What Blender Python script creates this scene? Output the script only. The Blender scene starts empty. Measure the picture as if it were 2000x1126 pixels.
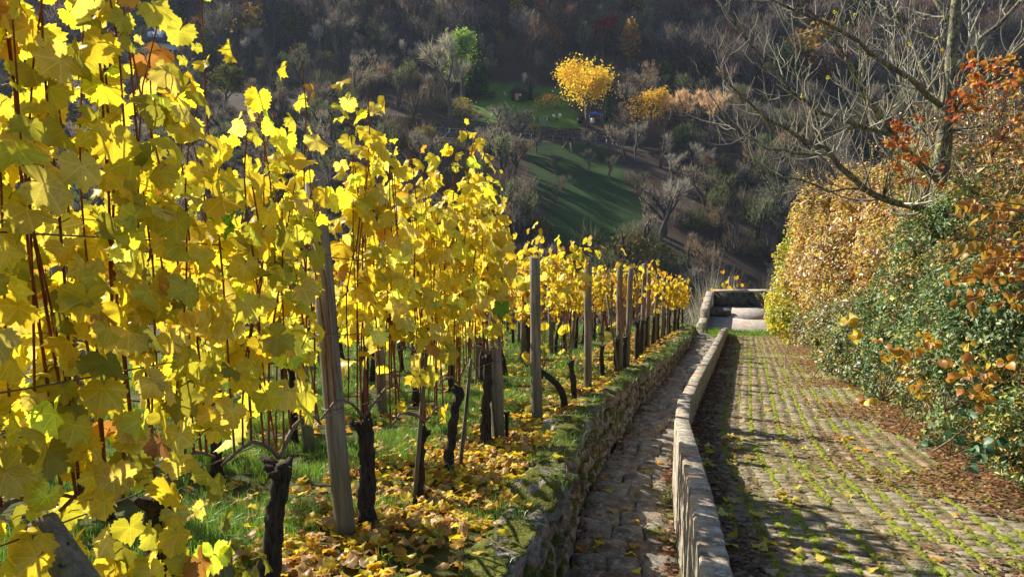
import bpy, math, random
import numpy as np
from mathutils import Vector, Matrix

random.seed(7)
rng = np.random.default_rng(7)
scene = bpy.context.scene
C = scene.collection
R = math.radians

# ------------------------------------------------------------------ camera
cam_d = bpy.data.cameras.new('camera')
cam = bpy.data.objects.new('camera', cam_d)
C.objects.link(cam)
cam.location = (0, 0, 1.6)
PITCH = 10.0
cam.rotation_euler = (R(90 - PITCH), 0, 0)
cam_d.sensor_width = 36.0
cam_d.lens = 26.0
cam_d.clip_start = 0.05
cam_d.clip_end = 3000
scene.camera = cam

# ------------------------------------------------------------------ light
SUN_AZ, SUN_EL = 50.0, 32.0          # degrees left of the view direction, elevation
world = bpy.data.worlds.new('World')
scene.world = world
world.use_nodes = True
wn = world.node_tree
bg = wn.nodes['Background']
sky = wn.nodes.new('ShaderNodeTexSky')
sky.sky_type = 'NISHITA'
sky.sun_disc = False
sky.sun_elevation = R(SUN_EL)
sky.sun_rotation = R(-SUN_AZ)
sky.air_density = 1.0
sky.dust_density = 0.6
wn.links.new(sky.outputs[0], bg.inputs[0])
bg.inputs[1].default_value = 0.075
sun_d = bpy.data.lights.new('sun', 'SUN')
sun_d.energy = 5.0
sun_d.angle = R(0.53)
sun_d.color = (1.0, 0.92, 0.78)
sun = bpy.data.objects.new('sun', sun_d)
C.objects.link(sun)
to_sun = Vector((-math.sin(R(SUN_AZ)) * math.cos(R(SUN_EL)), math.cos(R(SUN_AZ)) * math.cos(R(SUN_EL)), math.sin(R(SUN_EL))))
sun.rotation_euler = to_sun.to_track_quat('Z', 'Y').to_euler()
sun.location = (-20, 15, 20)
vs = scene.view_settings
vs.view_transform = 'Standard'
vs.look = 'None'
vs.exposure = 1.28
vs.gamma = 1.0
vs.use_curve_mapping = False
scene.cycles.max_bounces = 8
scene.cycles.diffuse_bounces = 6
scene.cycles.transmission_bounces = 4
scene.cycles.use_denoising = True
scene.cycles.sample_clamp_indirect = 4.0

# ------------------------------------------------------------------ helpers
F_PX = 26.0 / 36.0 * 2000.0
def P(x, y, Y):
    """photo pixel (2000 wide) + distance along the ground -> world point (z up, path at 0 under the camera)"""
    u = (x - 1000) / F_PX; v = (563 - y) / F_PX
    fy = math.cos(R(PITCH)) + v * math.sin(R(PITCH)); fz = -math.sin(R(PITCH)) + v * math.cos(R(PITCH))
    return Vector((u / fy * Y, Y, 1.6 + fz / fy * Y))

def vnoise(x, y, s=0):
    """smooth value noise in numpy, 0..1"""
    x = np.asarray(x, float); y = np.asarray(y, float)
    xi = np.floor(x); yi = np.floor(y); fx = x - xi; fy = y - yi
    fx = fx * fx * (3 - 2 * fx); fy = fy * fy * (3 - 2 * fy)
    def h(a, b):
        v = np.sin(a * 127.1 + b * 311.7 + s * 74.7) * 43758.5453
        return v - np.floor(v)
    return (h(xi, yi) * (1 - fx) + h(xi + 1, yi) * fx) * (1 - fy) + (h(xi, yi + 1) * (1 - fx) + h(xi + 1, yi + 1) * fx) * fy

def fbm(x, y, s=0, o=3):
    t = 0; a = .5; n = 0
    for i in range(o):
        t = t + a * vnoise(np.asarray(x) * 2 ** i, np.asarray(y) * 2 ** i, s + i); n += a; a *= .5
    return t / n

def mesh_np(name, V, F, mat=None, col=None, uvp=None, smooth=False):
    V = np.asarray(V, np.float32).reshape(-1, 3); F = np.asarray(F, np.int32).reshape(-1, 3)
    me = bpy.data.meshes.new(name)
    me.vertices.add(len(V)); me.vertices.foreach_set('co', V.ravel())
    me.loops.add(len(F) * 3); me.loops.foreach_set('vertex_index', F.ravel())
    me.polygons.add(len(F))
    me.polygons.foreach_set('loop_start', np.arange(0, len(F) * 3, 3, dtype=np.int32))
    if smooth:
        me.polygons.foreach_set('use_smooth', np.ones(len(F), bool))
    me.update(calc_edges=True)
    if col is not None:
        col = np.asarray(col, np.float32)
        if col.ndim == 1: col = np.tile(col[:3], (len(V), 1))
        a = me.attributes.new('col', 'FLOAT_COLOR', 'POINT')
        a.data.foreach_set('color', np.concatenate([col[:, :3], np.ones((len(V), 1), np.float32)], 1).ravel().astype(np.float32))
    if uvp is not None:
        a = me.attributes.new('uvp', 'FLOAT_VECTOR', 'POINT')
        a.data.foreach_set('vector', np.asarray(uvp, np.float32).ravel())
    if mat: me.materials.append(mat)
    return me

def link(name, data, parent=None, loc=None, rot=None, scale=None):
    o = bpy.data.objects.new(name, data)
    C.objects.link(o)
    if parent: o.parent = parent
    if loc is not None: o.location = loc
    if rot is not None: o.rotation_euler = rot
    if scale is not None: o.scale = scale if hasattr(scale, '__len__') else (scale,) * 3
    return o

def tag(o, label, cat=None, group=None, kind=None):
    o['label'] = label
    if cat: o['category'] = cat
    if group: o['group'] = group
    if kind: o['kind'] = kind
    return o

def empty(name, loc=(0, 0, 0), rz=0):
    o = link(name, None, None, loc, (0, 0, rz)); o.empty_display_size = .1
    return o

class MB:
    """collects triangles"""
    def __init__(s): s.V = []; s.F = []; s.C = []; s.n = 0
    def add(s, V, F, col=None):
        V = np.asarray(V, float).reshape(-1, 3); F = np.asarray(F, int).reshape(-1, 3)
        s.V.append(V); s.F.append(F + s.n); s.n += len(V)
        c = np.ones((len(V), 3)) if col is None else np.asarray(col, float)
        if c.ndim == 1: c = np.tile(c[:3], (len(V), 1))
        s.C.append(c)
        return s
    def mesh(s, name, mat, smooth=False, col=True):
        return mesh_np(name, np.concatenate(s.V), np.concatenate(s.F), mat, np.concatenate(s.C) if col else None, None, smooth)
    def arrays(s): return np.concatenate(s.V), np.concatenate(s.F), np.concatenate(s.C)

def tube(pts, rad, sides=6, cap=True, jit=0.0, twist=0.0, seed=0):
    pts = np.asarray([tuple(p) for p in pts], float); n = len(pts)
    rad = np.ones(n) * rad if np.isscalar(rad) else np.asarray(rad, float)
    T = np.gradient(pts, axis=0); T /= np.linalg.norm(T, axis=1)[:, None] + 1e-9
    up = np.array([1., 0, 0]) if abs(T[0][2]) > .7 else np.array([0, 0, 1.])
    N = np.zeros_like(pts); v = up
    for i in range(n):
        v = v - T[i] * np.dot(v, T[i]); v = v / (np.linalg.norm(v) + 1e-9); N[i] = v
    B = np.cross(T, N)
    a = np.arange(sides) / sides * 2 * math.pi
    rr = rad[:, None] * np.ones((1, sides))
    if jit:
        g = np.random.default_rng(seed); rr = rr * (1 + jit * (g.random((n, sides)) * 2 - 1))
    ang = a[None, :] + twist * np.arange(n)[:, None]
    V = pts[:, None, :] + rr[:, :, None] * (np.cos(ang)[:, :, None] * N[:, None, :] + np.sin(ang)[:, :, None] * B[:, None, :])
    V = V.reshape(-1, 3)
    i = np.arange(n - 1)[:, None] * sides; j = np.arange(sides)[None, :]; k = (j + 1) % sides
    a0 = i + j; a1 = i + k; b0 = a0 + sides; b1 = a1 + sides
    F = np.concatenate([np.stack([a0, a1, b1], -1).reshape(-1, 3), np.stack([a0, b1, b0], -1).reshape(-1, 3)])
    if cap:
        c0 = len(V); V = np.concatenate([V, pts[:1], pts[-1:]])
        j = np.arange(sides); k = (j + 1) % sides; L = (n - 1) * sides
        F = np.concatenate([F, np.stack([np.full(sides, c0), k, j], -1), np.stack([np.full(sides, c0 + 1), L + j, L + k], -1)])
    return V, F

BOXF = np.array([[0, 2, 1], [0, 3, 2], [4, 5, 6], [4, 6, 7], [0, 1, 5], [0, 5, 4], [1, 2, 6], [1, 6, 5], [2, 3, 7], [2, 7, 6], [3, 0, 4], [3, 4, 7]])
def box(x0, x1, y0, y1, z0, z1):
    return np.array([[x0, y0, z0], [x1, y0, z0], [x1, y1, z0], [x0, y1, z0], [x0, y0, z1], [x1, y0, z1], [x1, y1, z1], [x0, y1, z1]], float), BOXF

def rounded_block(seed, sub=4, rough=.06, edge=.16, lump=1.6):
    """unit block -0.5..0.5 with worn corners and uneven faces (for stones)"""
    g = np.random.default_rng(seed)
    lin = np.linspace(-1, 1, sub + 1)
    V = []; F = []; idx = {}
    def vid(p):
        k = tuple(np.round(p, 5))
        if k not in idx: idx[k] = len(V); V.append(p)
        return idx[k]
    for ax in range(3):
        for sg in (-1, 1):
            for i in range(sub):
                for j in range(sub):
                    q = []
                    for (a, b) in ((lin[i], lin[j]), (lin[i + 1], lin[j]), (lin[i + 1], lin[j + 1]), (lin[i], lin[j + 1])):
                        p = [0, 0, 0]; p[ax] = sg; p[(ax + 1) % 3] = a; p[(ax + 2) % 3] = b
                        q.append(vid(tuple(p)))
                    if sg < 0: q = q[::-1]
                    F += [(q[0], q[1], q[2]), (q[0], q[2], q[3])]
    V = np.array(V, float)
    pw = 1 / edge
    nrm = (np.abs(V) ** pw).sum(1) ** (1 / pw)
    V = V / nrm[:, None]
    off = g.random(3) * 50
    for s_, a in ((lump, rough * 2.2), (lump * 2.5, rough)):
        d = np.stack([fbm(V[:, 0] * s_ + off[0] + k * 9, V[:, 1] * s_ + V[:, 2] * s_ * 1.3 + off[1], k, 2) for k in range(3)], 1) - .5
        V = V + d * a
    if sub > 7:
        d = np.stack([fbm(V[:, 0] * 6 + off[2] + k * 5, V[:, 1] * 6 + V[:, 2] * 8, k + 5, 2) for k in range(3)], 1) - .5; V = V + d * rough * .8
    V[:, 0] *= 1 + .12 * (g.random() - .5) * V[:, 1]; V[:, 1] *= 1 + .15 * (g.random() - .5) * V[:, 0]
    return V * .5, np.array(F)

# ------------------------------------------------------------------ materials
def newmat(name):
    m = bpy.data.materials.new(name); m.use_nodes = True
    nt = m.node_tree; nt.nodes.clear()
    out = nt.nodes.new('ShaderNodeOutputMaterial')
    return m, nt, out

class NB:
    def __init__(s, nt): s.nt = nt
    def n(s, t, **kw):
        nd = s.nt.nodes.new(t)
        for k, v in kw.items(): setattr(nd, k, v)
        return nd
    def link(s, a, b): s.nt.links.new(a, b)
    def setin(s, sock, v):
        if hasattr(v, 'is_linked') or isinstance(v, bpy.types.NodeSocket): s.nt.links.new(v, sock)
        elif isinstance(v, (tuple, list)) and len(v) == 3 and sock.type == 'RGBA': sock.default_value = (*v, 1)
        else: sock.default_value = v
    def math(s, op, a, b=None, c=None, clamp=False):
        nd = s.n('ShaderNodeMath', operation=op); nd.use_clamp = clamp
        s.setin(nd.inputs[0], a)
        if b is not None: s.setin(nd.inputs[1], b)
        if c is not None: s.setin(nd.inputs[2], c)
        return nd.outputs[0]
    def mix(s, f, a, b, mode='MIX'):
        nd = s.n('ShaderNodeMix', data_type='RGBA', blend_type=mode)
        s.setin(nd.inputs[0], f); s.setin(nd.inputs[6], a); s.setin(nd.inputs[7], b)
        return nd.outputs[2]
    def noise(s, vec, scale, detail=3, rough=.55):
        nd = s.n('ShaderNodeTexNoise'); s.setin(nd.inputs['Scale'], scale); nd.inputs['Detail'].default_value = detail; nd.inputs['Roughness'].default_value = rough
        if vec is not None: s.link(vec, nd.inputs['Vector'])
        return nd.outputs['Fac']
    def ramp(s, f, lo, hi):
        nd = s.n('ShaderNodeMapRange', interpolation_type='SMOOTHSTEP'); nd.inputs[1].default_value = lo; nd.inputs[2].default_value = hi
        s.setin(nd.inputs[0], f); return nd.outputs[0]
    def attr(s, name): return s.n('ShaderNodeAttribute', attribute_name=name)
    def pos(s): return s.n('ShaderNodeNewGeometry').outputs['Position']
    def objc(s): return s.n('ShaderNodeTexCoord').outputs['Object']
    def scale(s, vec, v):
        nd = s.n('ShaderNodeVectorMath', operation='MULTIPLY'); s.link(vec, nd.inputs[0]); nd.inputs[1].default_value = v; return nd.outputs[0]
    def bump(s, h, strength=.5, dist=.01):
        nd = s.n('ShaderNodeBump'); nd.inputs['Strength'].default_value = strength; nd.inputs['Distance'].default_value = dist
        s.link(h, nd.inputs['Height']); return nd.outputs[0]
    def principled(s, out, col, rough=.8, normal=None, spec=.3):
        b = s.n('ShaderNodeBsdfPrincipled'); s.setin(b.inputs['Base Color'], col); s.setin(b.inputs['Roughness'], rough)
        b.inputs['Specular IOR Level'].default_value = spec
        if normal is not None: s.link(normal, b.inputs['Normal'])
        s.link(b.outputs[0], out.inputs[0]); return b

def leaf_material(name, veins=True, trans=.5, gloss=.05, rough=.38):
    m, nt, out = newmat(name); b = NB(nt)
    col = b.attr('col').outputs['Color']
    if veins:
        uv = b.attr('uvp').outputs['Vector']
        sep = b.n('ShaderNodeSeparateXYZ'); b.link(uv, sep.inputs[0])
        ax = b.math('ABSOLUTE', sep.outputs[0]); y = sep.outputs[1]
        ds = [b.math('ADD', ax, b.math('MULTIPLY', b.math('LESS_THAN', y, 0.0), .5))]
        for al in (48, 106):
            c_, s_ = math.cos(R(al)), math.sin(R(al))
            ds.append(b.math('ABSOLUTE', b.math('SUBTRACT', b.math('MULTIPLY', ax, c_), b.math('MULTIPLY', y, s_))))
        d = b.math('MINIMUM', b.math('MINIMUM', ds[0], ds[1]), ds[2])
        vein = b.math('SUBTRACT', 1.0, b.ramp(d, .008, .035))
        oi = b.n('ShaderNodeObjectInfo').outputs['Random']
        cmb = b.n('ShaderNodeCombineXYZ'); b.link(oi, cmb.inputs[2])
        va = b.n('ShaderNodeVectorMath', operation='MULTIPLY_ADD'); b.link(cmb.outputs[0], va.inputs[0]); va.inputs[1].default_value = (30, 30, 30); b.link(uv, va.inputs[2])
        vo = b.n('ShaderNodeTexVoronoi', feature='DISTANCE_TO_EDGE'); vo.inputs['Scale'].default_value = 7; b.link(va.outputs[0], vo.inputs['Vector'])
        net = b.math('MULTIPLY', b.math('SUBTRACT', 1.0, b.ramp(vo.outputs['Distance'], .01, .07)), .45)
        vein = b.math('MAXIMUM', vein, net)
        mot = b.ramp(b.noise(va.outputs[0], 2.4, 5, .7), .40, .60)
        dark = b.mix(1.0, col, (.60, .76, .45), 'MULTIPLY')
        c1 = b.mix(b.math('MULTIPLY', mot, .65), col, dark)
        light = b.mix(1.0, col, (1.3, 1.3, 1.6), 'MULTIPLY')
        c1 = b.mix(b.math('MULTIPLY', vein, .85), c1, light)
        spot = b.ramp(b.noise(va.outputs[0], 8, 3, .65), .62, .70)
        c1 = b.mix(b.math('MULTIPLY', spot, .6), c1, (.16, .08, .02))
        ln = b.n('ShaderNodeVectorMath', operation='LENGTH'); b.link(uv, ln.inputs[0])
        edge = b.ramp(b.math('ADD', ln.outputs['Value'], b.math('MULTIPLY', b.noise(va.outputs[0], 3, 3), .8)), 1.22, 1.5)
        col = b.mix(b.math('MULTIPLY', edge, .45), c1, (.42, .20, .03))
    df = b.n('ShaderNodeBsdfDiffuse'); b.link(col, df.inputs[0])
    tr = b.n('ShaderNodeBsdfTranslucent'); b.link(b.mix(1.0, col, (1.0, .97, .7), 'MULTIPLY'), tr.inputs[0])
    mx = b.n('ShaderNodeMixShader'); mx.inputs[0].default_value = trans; b.link(df.outputs[0], mx.inputs[1]); b.link(tr.outputs[0], mx.inputs[2])
    if gloss:
        gl = b.n('ShaderNodeBsdfGlossy'); gl.inputs['Roughness'].default_value = rough
        m2 = b.n('ShaderNodeMixShader'); m2.inputs[0].default_value = gloss; b.link(mx.outputs[0], m2.inputs[1]); b.link(gl.outputs[0], m2.inputs[2]); mx = m2
    b.link(mx.outputs[0], out.inputs[0])
    return m

M = {}
M['leaf'] = leaf_material('vine_leaf', True, .55, .018)
M['leaf_plain'] = leaf_material('plain_leaf', False, .5, .04)
M['leaf_glossy'] = leaf_material('glossy_leaf', False, .3, .03, .45)
M['grass'] = leaf_material('grass_blade', False, .45, .05)
M['far_leaf'] = leaf_material('far_leaf', False, .4, 0)

def mk_col(name, rough=.85, bump=0, scale=30, var=.35):
    m, nt, out = newmat(name); b = NB(nt)
    col = b.attr('col').outputs['Color']
    n = b.noise(b.pos(), scale, 4)
    col = b.mix(b.math('MULTIPLY', n, var * 2), col, b.mix(1.0, col, (.35, .35, .35), 'MULTIPLY'))
    b.principled(out, col, rough, b.bump(n, bump, .01) if bump else None, .2)
    return m
M['twig'] = mk_col('twig_bark', .9, 0, 3, .2)
M['paint'] = mk_col('painted', .6, 0, 4, .15)

def mk_bark(name, c0, c1, sc, stretch=(1, 1, .12), bump=1.0, lichen=None):
    m, nt, out = newmat(name); b = NB(nt)
    v = b.scale(b.pos(), stretch)
    n = b.noise(v, sc, 5, .65)
    col = b.mix(b.ramp(n, .35, .65), c0, c1)
    if lichen:
        l = b.ramp(b.noise(b.pos(), 14, 4, .65), .5, .62)
        col = b.mix(b.math('MULTIPLY', l, .85), col, lichen)
    b.principled(out, col, .9, b.bump(n, bump, .012), .2)
    return m
M['vine_bark'] = mk_bark('vine_bark', (.018, .013, .010), (.07, .052, .04), 95, (1, 1, .13))
M['cane'] = mk_bark('vine_cane', (.12, .035, .015), (.26, .085, .035), 60, (1, 1, .3), .3)
M['cane_old'] = mk_bark('vine_old_cane', (.10, .07, .05), (.22, .17, .13), 90, (1, 1, .3), .5)
M['tree_bark'] = mk_bark('tree_bark', (.035, .03, .024), (.19, .18, .135), 55, (1, 1, .35), 1.0, (.26, .26, .11))
def mk_wood():
    m, nt, out = newmat('weathered_post'); b = NB(nt)
    o = b.objc()
    n = b.math('ADD', b.math('MULTIPLY', b.noise(b.scale(o, (1, 1, .05)), 70, 5, .7), .55), b.math('MULTIPLY', b.noise(b.scale(o, (1, 1, .06)), 22, 4, .7), .45)); n = b.ramp(n, .32, .68)
    n2 = b.noise(b.scale(o, (1, 1, .25)), 9, 3)
    col = b.mix(n, (.075, .06, .045), (.34, .285, .215))
    col = b.mix(b.ramp(n2, .5, .75), col, (.16, .15, .10))
    sep = b.n('ShaderNodeSeparateXYZ'); b.link(o, sep.inputs[0])
    alg = b.math('MULTIPLY', b.math('SUBTRACT', 1.0, b.ramp(b.math('ADD', sep.outputs[2], b.math('MULTIPLY', n2, .5)), .5, 1.1)), .6)
    col = b.mix(alg, col, (.085, .085, .045))
    crack = b.ramp(b.noise(b.scale(o, (1, 1, .02)), 28, 2), .28, .33)
    col = b.mix(b.math('SUBTRACT', 1.0, crack), col, (.03, .025, .02))
    b.principled(out, col, .85, b.bump(n, .5, .004), .2); return m
M['post'] = mk_wood()

def mk_stone(name, c0, c1, moss=.6, mscale=6.0, mossz=.25, lich=.35):
    m, nt, out = newmat(name); b = NB(nt)
    p = b.pos()
    n = b.noise(p, 7, 6, .65); n2 = b.noise(p, 45, 4, .7); n3 = b.noise(p, 2.2, 2)
    col = b.mix(b.ramp(n, .3, .7), c0, c1)
    col = b.mix(b.ramp(n3, .45, .7), col, b.mix(1.0, col, (1.1, .86, .72), 'MULTIPLY'))
    col = b.mix(b.math('MULTIPLY', b.ramp(n2, .5, .72), .6), col, (.06, .055, .05))
    lf = b.math('MULTIPLY', b.ramp(b.noise(p, 16, 5, .7), .54, .62), lich)
    col = b.mix(lf, col, (.5, .5, .44))
    geo = b.n('ShaderNodeNewGeometry'); sep = b.n('ShaderNodeSeparateXYZ'); b.link(geo.outputs['Normal'], sep.inputs[0])
    mf = b.math('ADD', b.noise(p, mscale, 5, .65), b.math('MULTIPLY', sep.outputs[2], mossz))
    mf = b.math('MULTIPLY', b.ramp(mf, .62, .72), moss)
    mcol = b.mix(b.ramp(b.noise(p, 70, 4, .7), .3, .7), (.022, .028, .006), (.14, .15, .02))
    col = b.mix(mf, col, mcol)
    h = b.math('ADD', b.math('MULTIPLY', n, .7), b.math('MULTIPLY', n2, .5))
    h = b.math('ADD', h, b.math('MULTIPLY', mf, .5))
    b.principled(out, col, .92, b.bump(h, .8, .03), .15)
    return m
M['wall_stone'] = mk_stone('wall_stone', (.08, .07, .06), (.28, .26, .225), 1.0, 5.5, .26)
M['step_stone'] = mk_stone('step_stone', (.085, .078, .062), (.26, .235, .19), .9, 3.0, .04)
M['concrete'] = mk_stone('old_concrete', (.15, .13, .10), (.44, .39, .31), .3, 4.0, .0, .6)
M['paver'] = mk_stone('paver_concrete', (.13, .112, .07), (.31, .265, .18), 1.0, 3.6, .05, .12)
M['slab'] = mk_stone('slab_concrete', (.24, .22, .20), (.40, .37, .34), .1, 3.0, .0, .2)
M['dark_shade_stone'] = mk_stone('dark_shade_stone', (.03, .028, .025), (.12, .11, .095), .5, 3.0, .0, .1)  # dark block stone; also carries the painted shade of the parapet's end wall

def mk_flatnoise(name, cols, sc, bump=.6, dist=.02, rough=.95):
    m, nt, out = newmat(name); b = NB(nt)
    p = b.pos(); n = b.noise(p, sc, 6, .7); n2 = b.noise(p, sc * .21, 3)
    col = b.mix(b.ramp(n, .3, .7), cols[0], cols[1])
    col = b.mix(b.ramp(n2, .4, .65), col, cols[2])
    b.principled(out, col, rough, b.bump(n, bump, dist), .1); return m
M['moss'] = mk_flatnoise('moss', ((.08, .11, .012), (.34, .37, .035), (.17, .19, .03)), 45, 1.0, .02)
M['soil'] = mk_flatnoise('soil', ((.05, .035, .02), (.14, .095, .055), (.09, .065, .035)), 30)
M['joint_dirt'] = mk_flatnoise('joint_dirt', ((.07, .055, .03), (.20, .16, .09), (.12, .13, .03)), 25)
def mk_terrain():
    m, nt, out = newmat('terrain'); b = NB(nt)
    col = b.attr('col').outputs['Color']; p = b.pos()
    n = b.noise(p, 3.0, 6, .7); n2 = b.noise(p, .35, 4)
    col = b.mix(b.math('MULTIPLY', n, .8), col, b.mix(1.0, col, (.35, .35, .35), 'MULTIPLY'))
    col = b.mix(b.math('MULTIPLY', b.ramp(n2, .45, .7), .5), col, b.mix(1.0, col, (1.35, 1.0, .7), 'MULTIPLY'))
    b.principled(out, col, .95, b.bump(n, .6, .15), .1); return m
M['terrain'] = mk_terrain()
def mk_plain(name, col, rough=.5, metal=0, nsc=20):
    m, nt, out = newmat(name); b = NB(nt)
    n = b.noise(b.pos(), nsc, 4)
    p = b.principled(out, b.mix(b.math('MULTIPLY', n, .5), col, tuple(c * .5 for c in col)), rough)
    p.inputs['Metallic'].default_value = metal; return m
M['wire'] = mk_plain('wire', (.16, .14, .12), .5, .7)
M['galv'] = mk_plain('galvanised', (.22, .26, .31), .5, .3)
M['tarp'] = mk_plain('blue_tarp', (.02, .09, .65), .5)
M['white'] = mk_plain('white_paint', (.75, .74, .72), .5)
M['render'] = mk_plain('house_render', (.62, .63, .66), .8, 0, 1)
M['roof'] = mk_plain('roof_tile', (.045, .035, .04), .7, 0, 4)
M['glass'] = mk_plain('skylight_glass', (.45, .55, .62), .12)
M['darkwood'] = mk_plain('dark_wood', (.05, .035, .025), .8)
M['palewood'] = mk_plain('pale_wood', (.45, .34, .20), .8)
M['black'] = mk_plain('dark_plastic', (.02, .025, .03), .5)

# ------------------------------------------------------------------ layout curves (X as a function of Y)
def curve(pts):
    a = np.array(pts, float); return lambda y: np.interp(y, a[:, 0], a[:, 1])
low_x = curve([(-2, -.1), (2.85, .87), (4.1, 1.12), (6.4, 1.545), (7.5, 1.82), (9.2, 2.36), (13.7, 3.83), (17, 4.9), (20.8, 6.12), (22.6, 6.7)])
stair_l = curve([(-2, -1.0), (4.57, .36), (5.95, .58), (8, 1.10), (11, 1.98), (16.5, 3.80), (20.5, 5.10), (23, 5.9)])
ret_x = curve([(-2, -1.6), (3.65, -.22), (5.26, .12), (6.84, .36), (8.5, .78), (10.6, 1.50), (14.1, 2.72), (20, 4.65), (23, 5.5)])
row_x = curve([(-2, -2.2), (1.0, -1.60), (1.7, -1.44), (2.46, -1.27), (3.1, -1.12), (4.0, -.9), (4.75, -.63), (5.42, -.48), (6.5, -.14), (7.66, .26), (9.06, .8), (9.7, 1.03), (11.9, 1.8), (15.2, 2.78), (17.9, 3.6), (22, 5.0), (26, 6.4)])
path_r = curve([(-2, 2.6), (4, 3.35), (5, 3.6), (6.2, 3.85), (8.9, 4.65), (15, 6.25), (22, 8.05), (27, 9.8), (32, 11.2)])
stair_off = curve([(3, -.44), (8, -.42), (14, -.32), (20, -.14), (23, -.06)])
ZPLAT = -3.95
far_h = curve([(-60, 9), (-5, .9), (0, .1), (24, -3.98), (27.8, -4.6), (33, -8), (75, -24), (85, -25), (115, -9.6), (149.5, 5.4), (153.8, 5.6), (155.2, 8.2), (178, 15.6), (190, 21), (240, 53), (300, 84), (345, 92)])

def Hfar(x, y):
    x = np.asarray(x, float); y = np.asarray(y, float)
    w = np.clip((y - 30) / 60, 0, 1)
    yy = y + w * ((fbm(x / 60 + 3, y / 90, 5) - .5) * 16 * np.clip((y - 165) / 40, 0, 1))
    return far_h(yy) - .07 * np.clip(x, -40, 50) * np.clip((y - 60) / 50, 0, 1) + w * (fbm(x / 14, y / 14, 2) - .5) * 1.6 * np.where((y > 148) & (y < 158), 0, 1)

def Hnear(x, y):
    x = np.asarray(x, float); y = np.asarray(y, float)
    base = -.17 * y
    vine = base + .10 + (fbm(x * 1.3, y * 1.3, 1) - .5) * .12 - .6 * np.clip(y - 25.5, 0, 9)
    st = base + stair_off(y) - .10
    pa = np.maximum(base, ZPLAT + .0) - .07
    pa = np.where(y > 28.0, -4.9 - .6 * (y - 28), pa)
    d = x - path_r(y)
    bank = np.maximum(base, ZPLAT) - .04 + .22 * np.clip(d, 0, 6) + (fbm(x, y, 4) - .5) * .15 - .55 * np.clip(y - 27, 0, 9)
    z = np.where(x < ret_x(y) + .1, vine, np.where(x < low_x(y), np.where(y < 23, st, pa), np.where(d < 0, pa, bank)))
    left_plat = 6.15 + (y - 23.4) * .32
    z = np.where((y > 23) & (x < left_plat), np.where(x < left_plat - .1, vine, pa), z)
    return z

# ------------------------------------------------------------------ setting: terrain
def grid(xs, ys, zf, colf, name, mat):
    X, Y = np.meshgrid(xs, ys); Z = zf(X, Y)
    V = np.stack([X, Y, Z], -1).reshape(-1, 3)
    nx, ny = len(xs), len(ys)
    i = (np.arange(ny - 1)[:, None] * nx + np.arange(nx - 1)[None, :]).ravel()
    F = np.concatenate([np.stack([i, i + 1, i + nx + 1], -1), np.stack([i, i + nx + 1, i + nx], -1)])
    return mesh_np(name, V, F, mat, colf(V[:, 0], V[:, 1]), None, True)

def meadow_mask(x, y):
    """1 on the grass of the opposite slope"""
    w = (fbm(x / 9, y / 9, 8) - .5) * 10
    w = w * .6; m = (y > 111 + w) & (y < 149) & (x > -1 + (149 - y) * .22 + w) & (x < 18 + (149 - y) * .16 + w)
    g = (y > 156) & (y < 182 + w * .4) & (x > -8 + w) & (x < 14 + w * .5)
    return m, g
def far_col(x, y):
    m, g = meadow_mask(x, y)
    n = fbm(x / 6, y / 6, 21)[:, None]
    c = np.tile([[.08, .058, .047]], (len(x), 1)) * (.6 + .8 * n)
    c = np.where(m[:, None], np.array([.034, .068, .02]) * (.5 + 1.0 * n), c)
    c = np.where(g[:, None], np.array([.11, .20, .03]) * (.5 + 1.0 * n), c)  # garden grass painted brighter to carry the sunlight on it
    c = np.where(((y > 149.3) & (y < 153.9) & (x > -17) & (x < 26))[:, None], np.array([.085, .07, .065]) * (.8 + .4 * n), c)
    return c
xs = np.concatenate([np.arange(-320, -130, 14), np.arange(-130, 140, 2.2), np.arange(140, 330, 14)])
ys = np.concatenate([np.arange(-60, 26, 3), np.arange(26, 145, 2.0), np.arange(145, 160, .7), np.arange(160, 270, 3), np.arange(270, 341, 10)])
def far_z(x, y):
    z = Hfar(x, y)
    inside = (x > -15) & (x < 21) & (y < 33.9)
    return np.where(inside, z - 2.2, z)
hill = link('hills', grid(xs, ys, far_z, far_col, 'hills', M['terrain']))
tag(hill, 'wooded valley and the slope beyond it', None, None, 'structure')

def near_col(x, y):
    n = fbm(x * 2, y * 2, 3)[:, None]
    c = np.array([.10, .075, .035]) * (.5 + .9 * n) + np.array([.0, .03, .0]) * n
    veg = (x < ret_x(y))[:, None]
    return np.where(veg, np.array([.075, .085, .025]) * (.5 + n), c)
gr = link('ground', grid(np.arange(-14, 20.01, .13), np.arange(-4, 34.01, .13), Hnear, near_col, 'ground', M['terrain']))
tag(gr, 'vineyard soil and bank below the grass and leaves', None, None, 'structure')

# ------------------------------------------------------------------ path, pavers, moss
def smooth_frames(fx, y0, y1, step=.05, win=25):
    y = np.arange(y0 - 3, y1 + 3, step); x = fx(y)
    k = np.ones(win) / win
    xp = np.pad(x, win // 2, mode='reflect', reflect_type='odd'); x = np.convolve(xp, k, 'valid')[:len(y)]
    dx = np.gradient(x, y)
    m = (y >= y0) & (y <= y1)
    x, y, dx = x[m], y[m], dx[m]
    s = np.concatenate([[0], np.cumsum(np.hypot(np.diff(x), np.diff(y)))])
    return x, y, dx, s
PX, PY, PDX, PS = smooth_frames(lambda y: low_x(y) + .075, 2.4, 22.2)
def path_pt(s, u):
    x = np.interp(s, PS, PX); y = np.interp(s, PS, PY); d = np.interp(s, PS, PDX)
    l = np.sqrt(1 + d * d); nx, ny = 1 / l, -d / l
    X = x + nx * u; Y = y + ny * u
    return X, Y, np.arctan2(-d, 1)           # heading angle (rotation about z that takes +Y to the tangent)
def path_z(Y): return -.17 * Y

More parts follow.
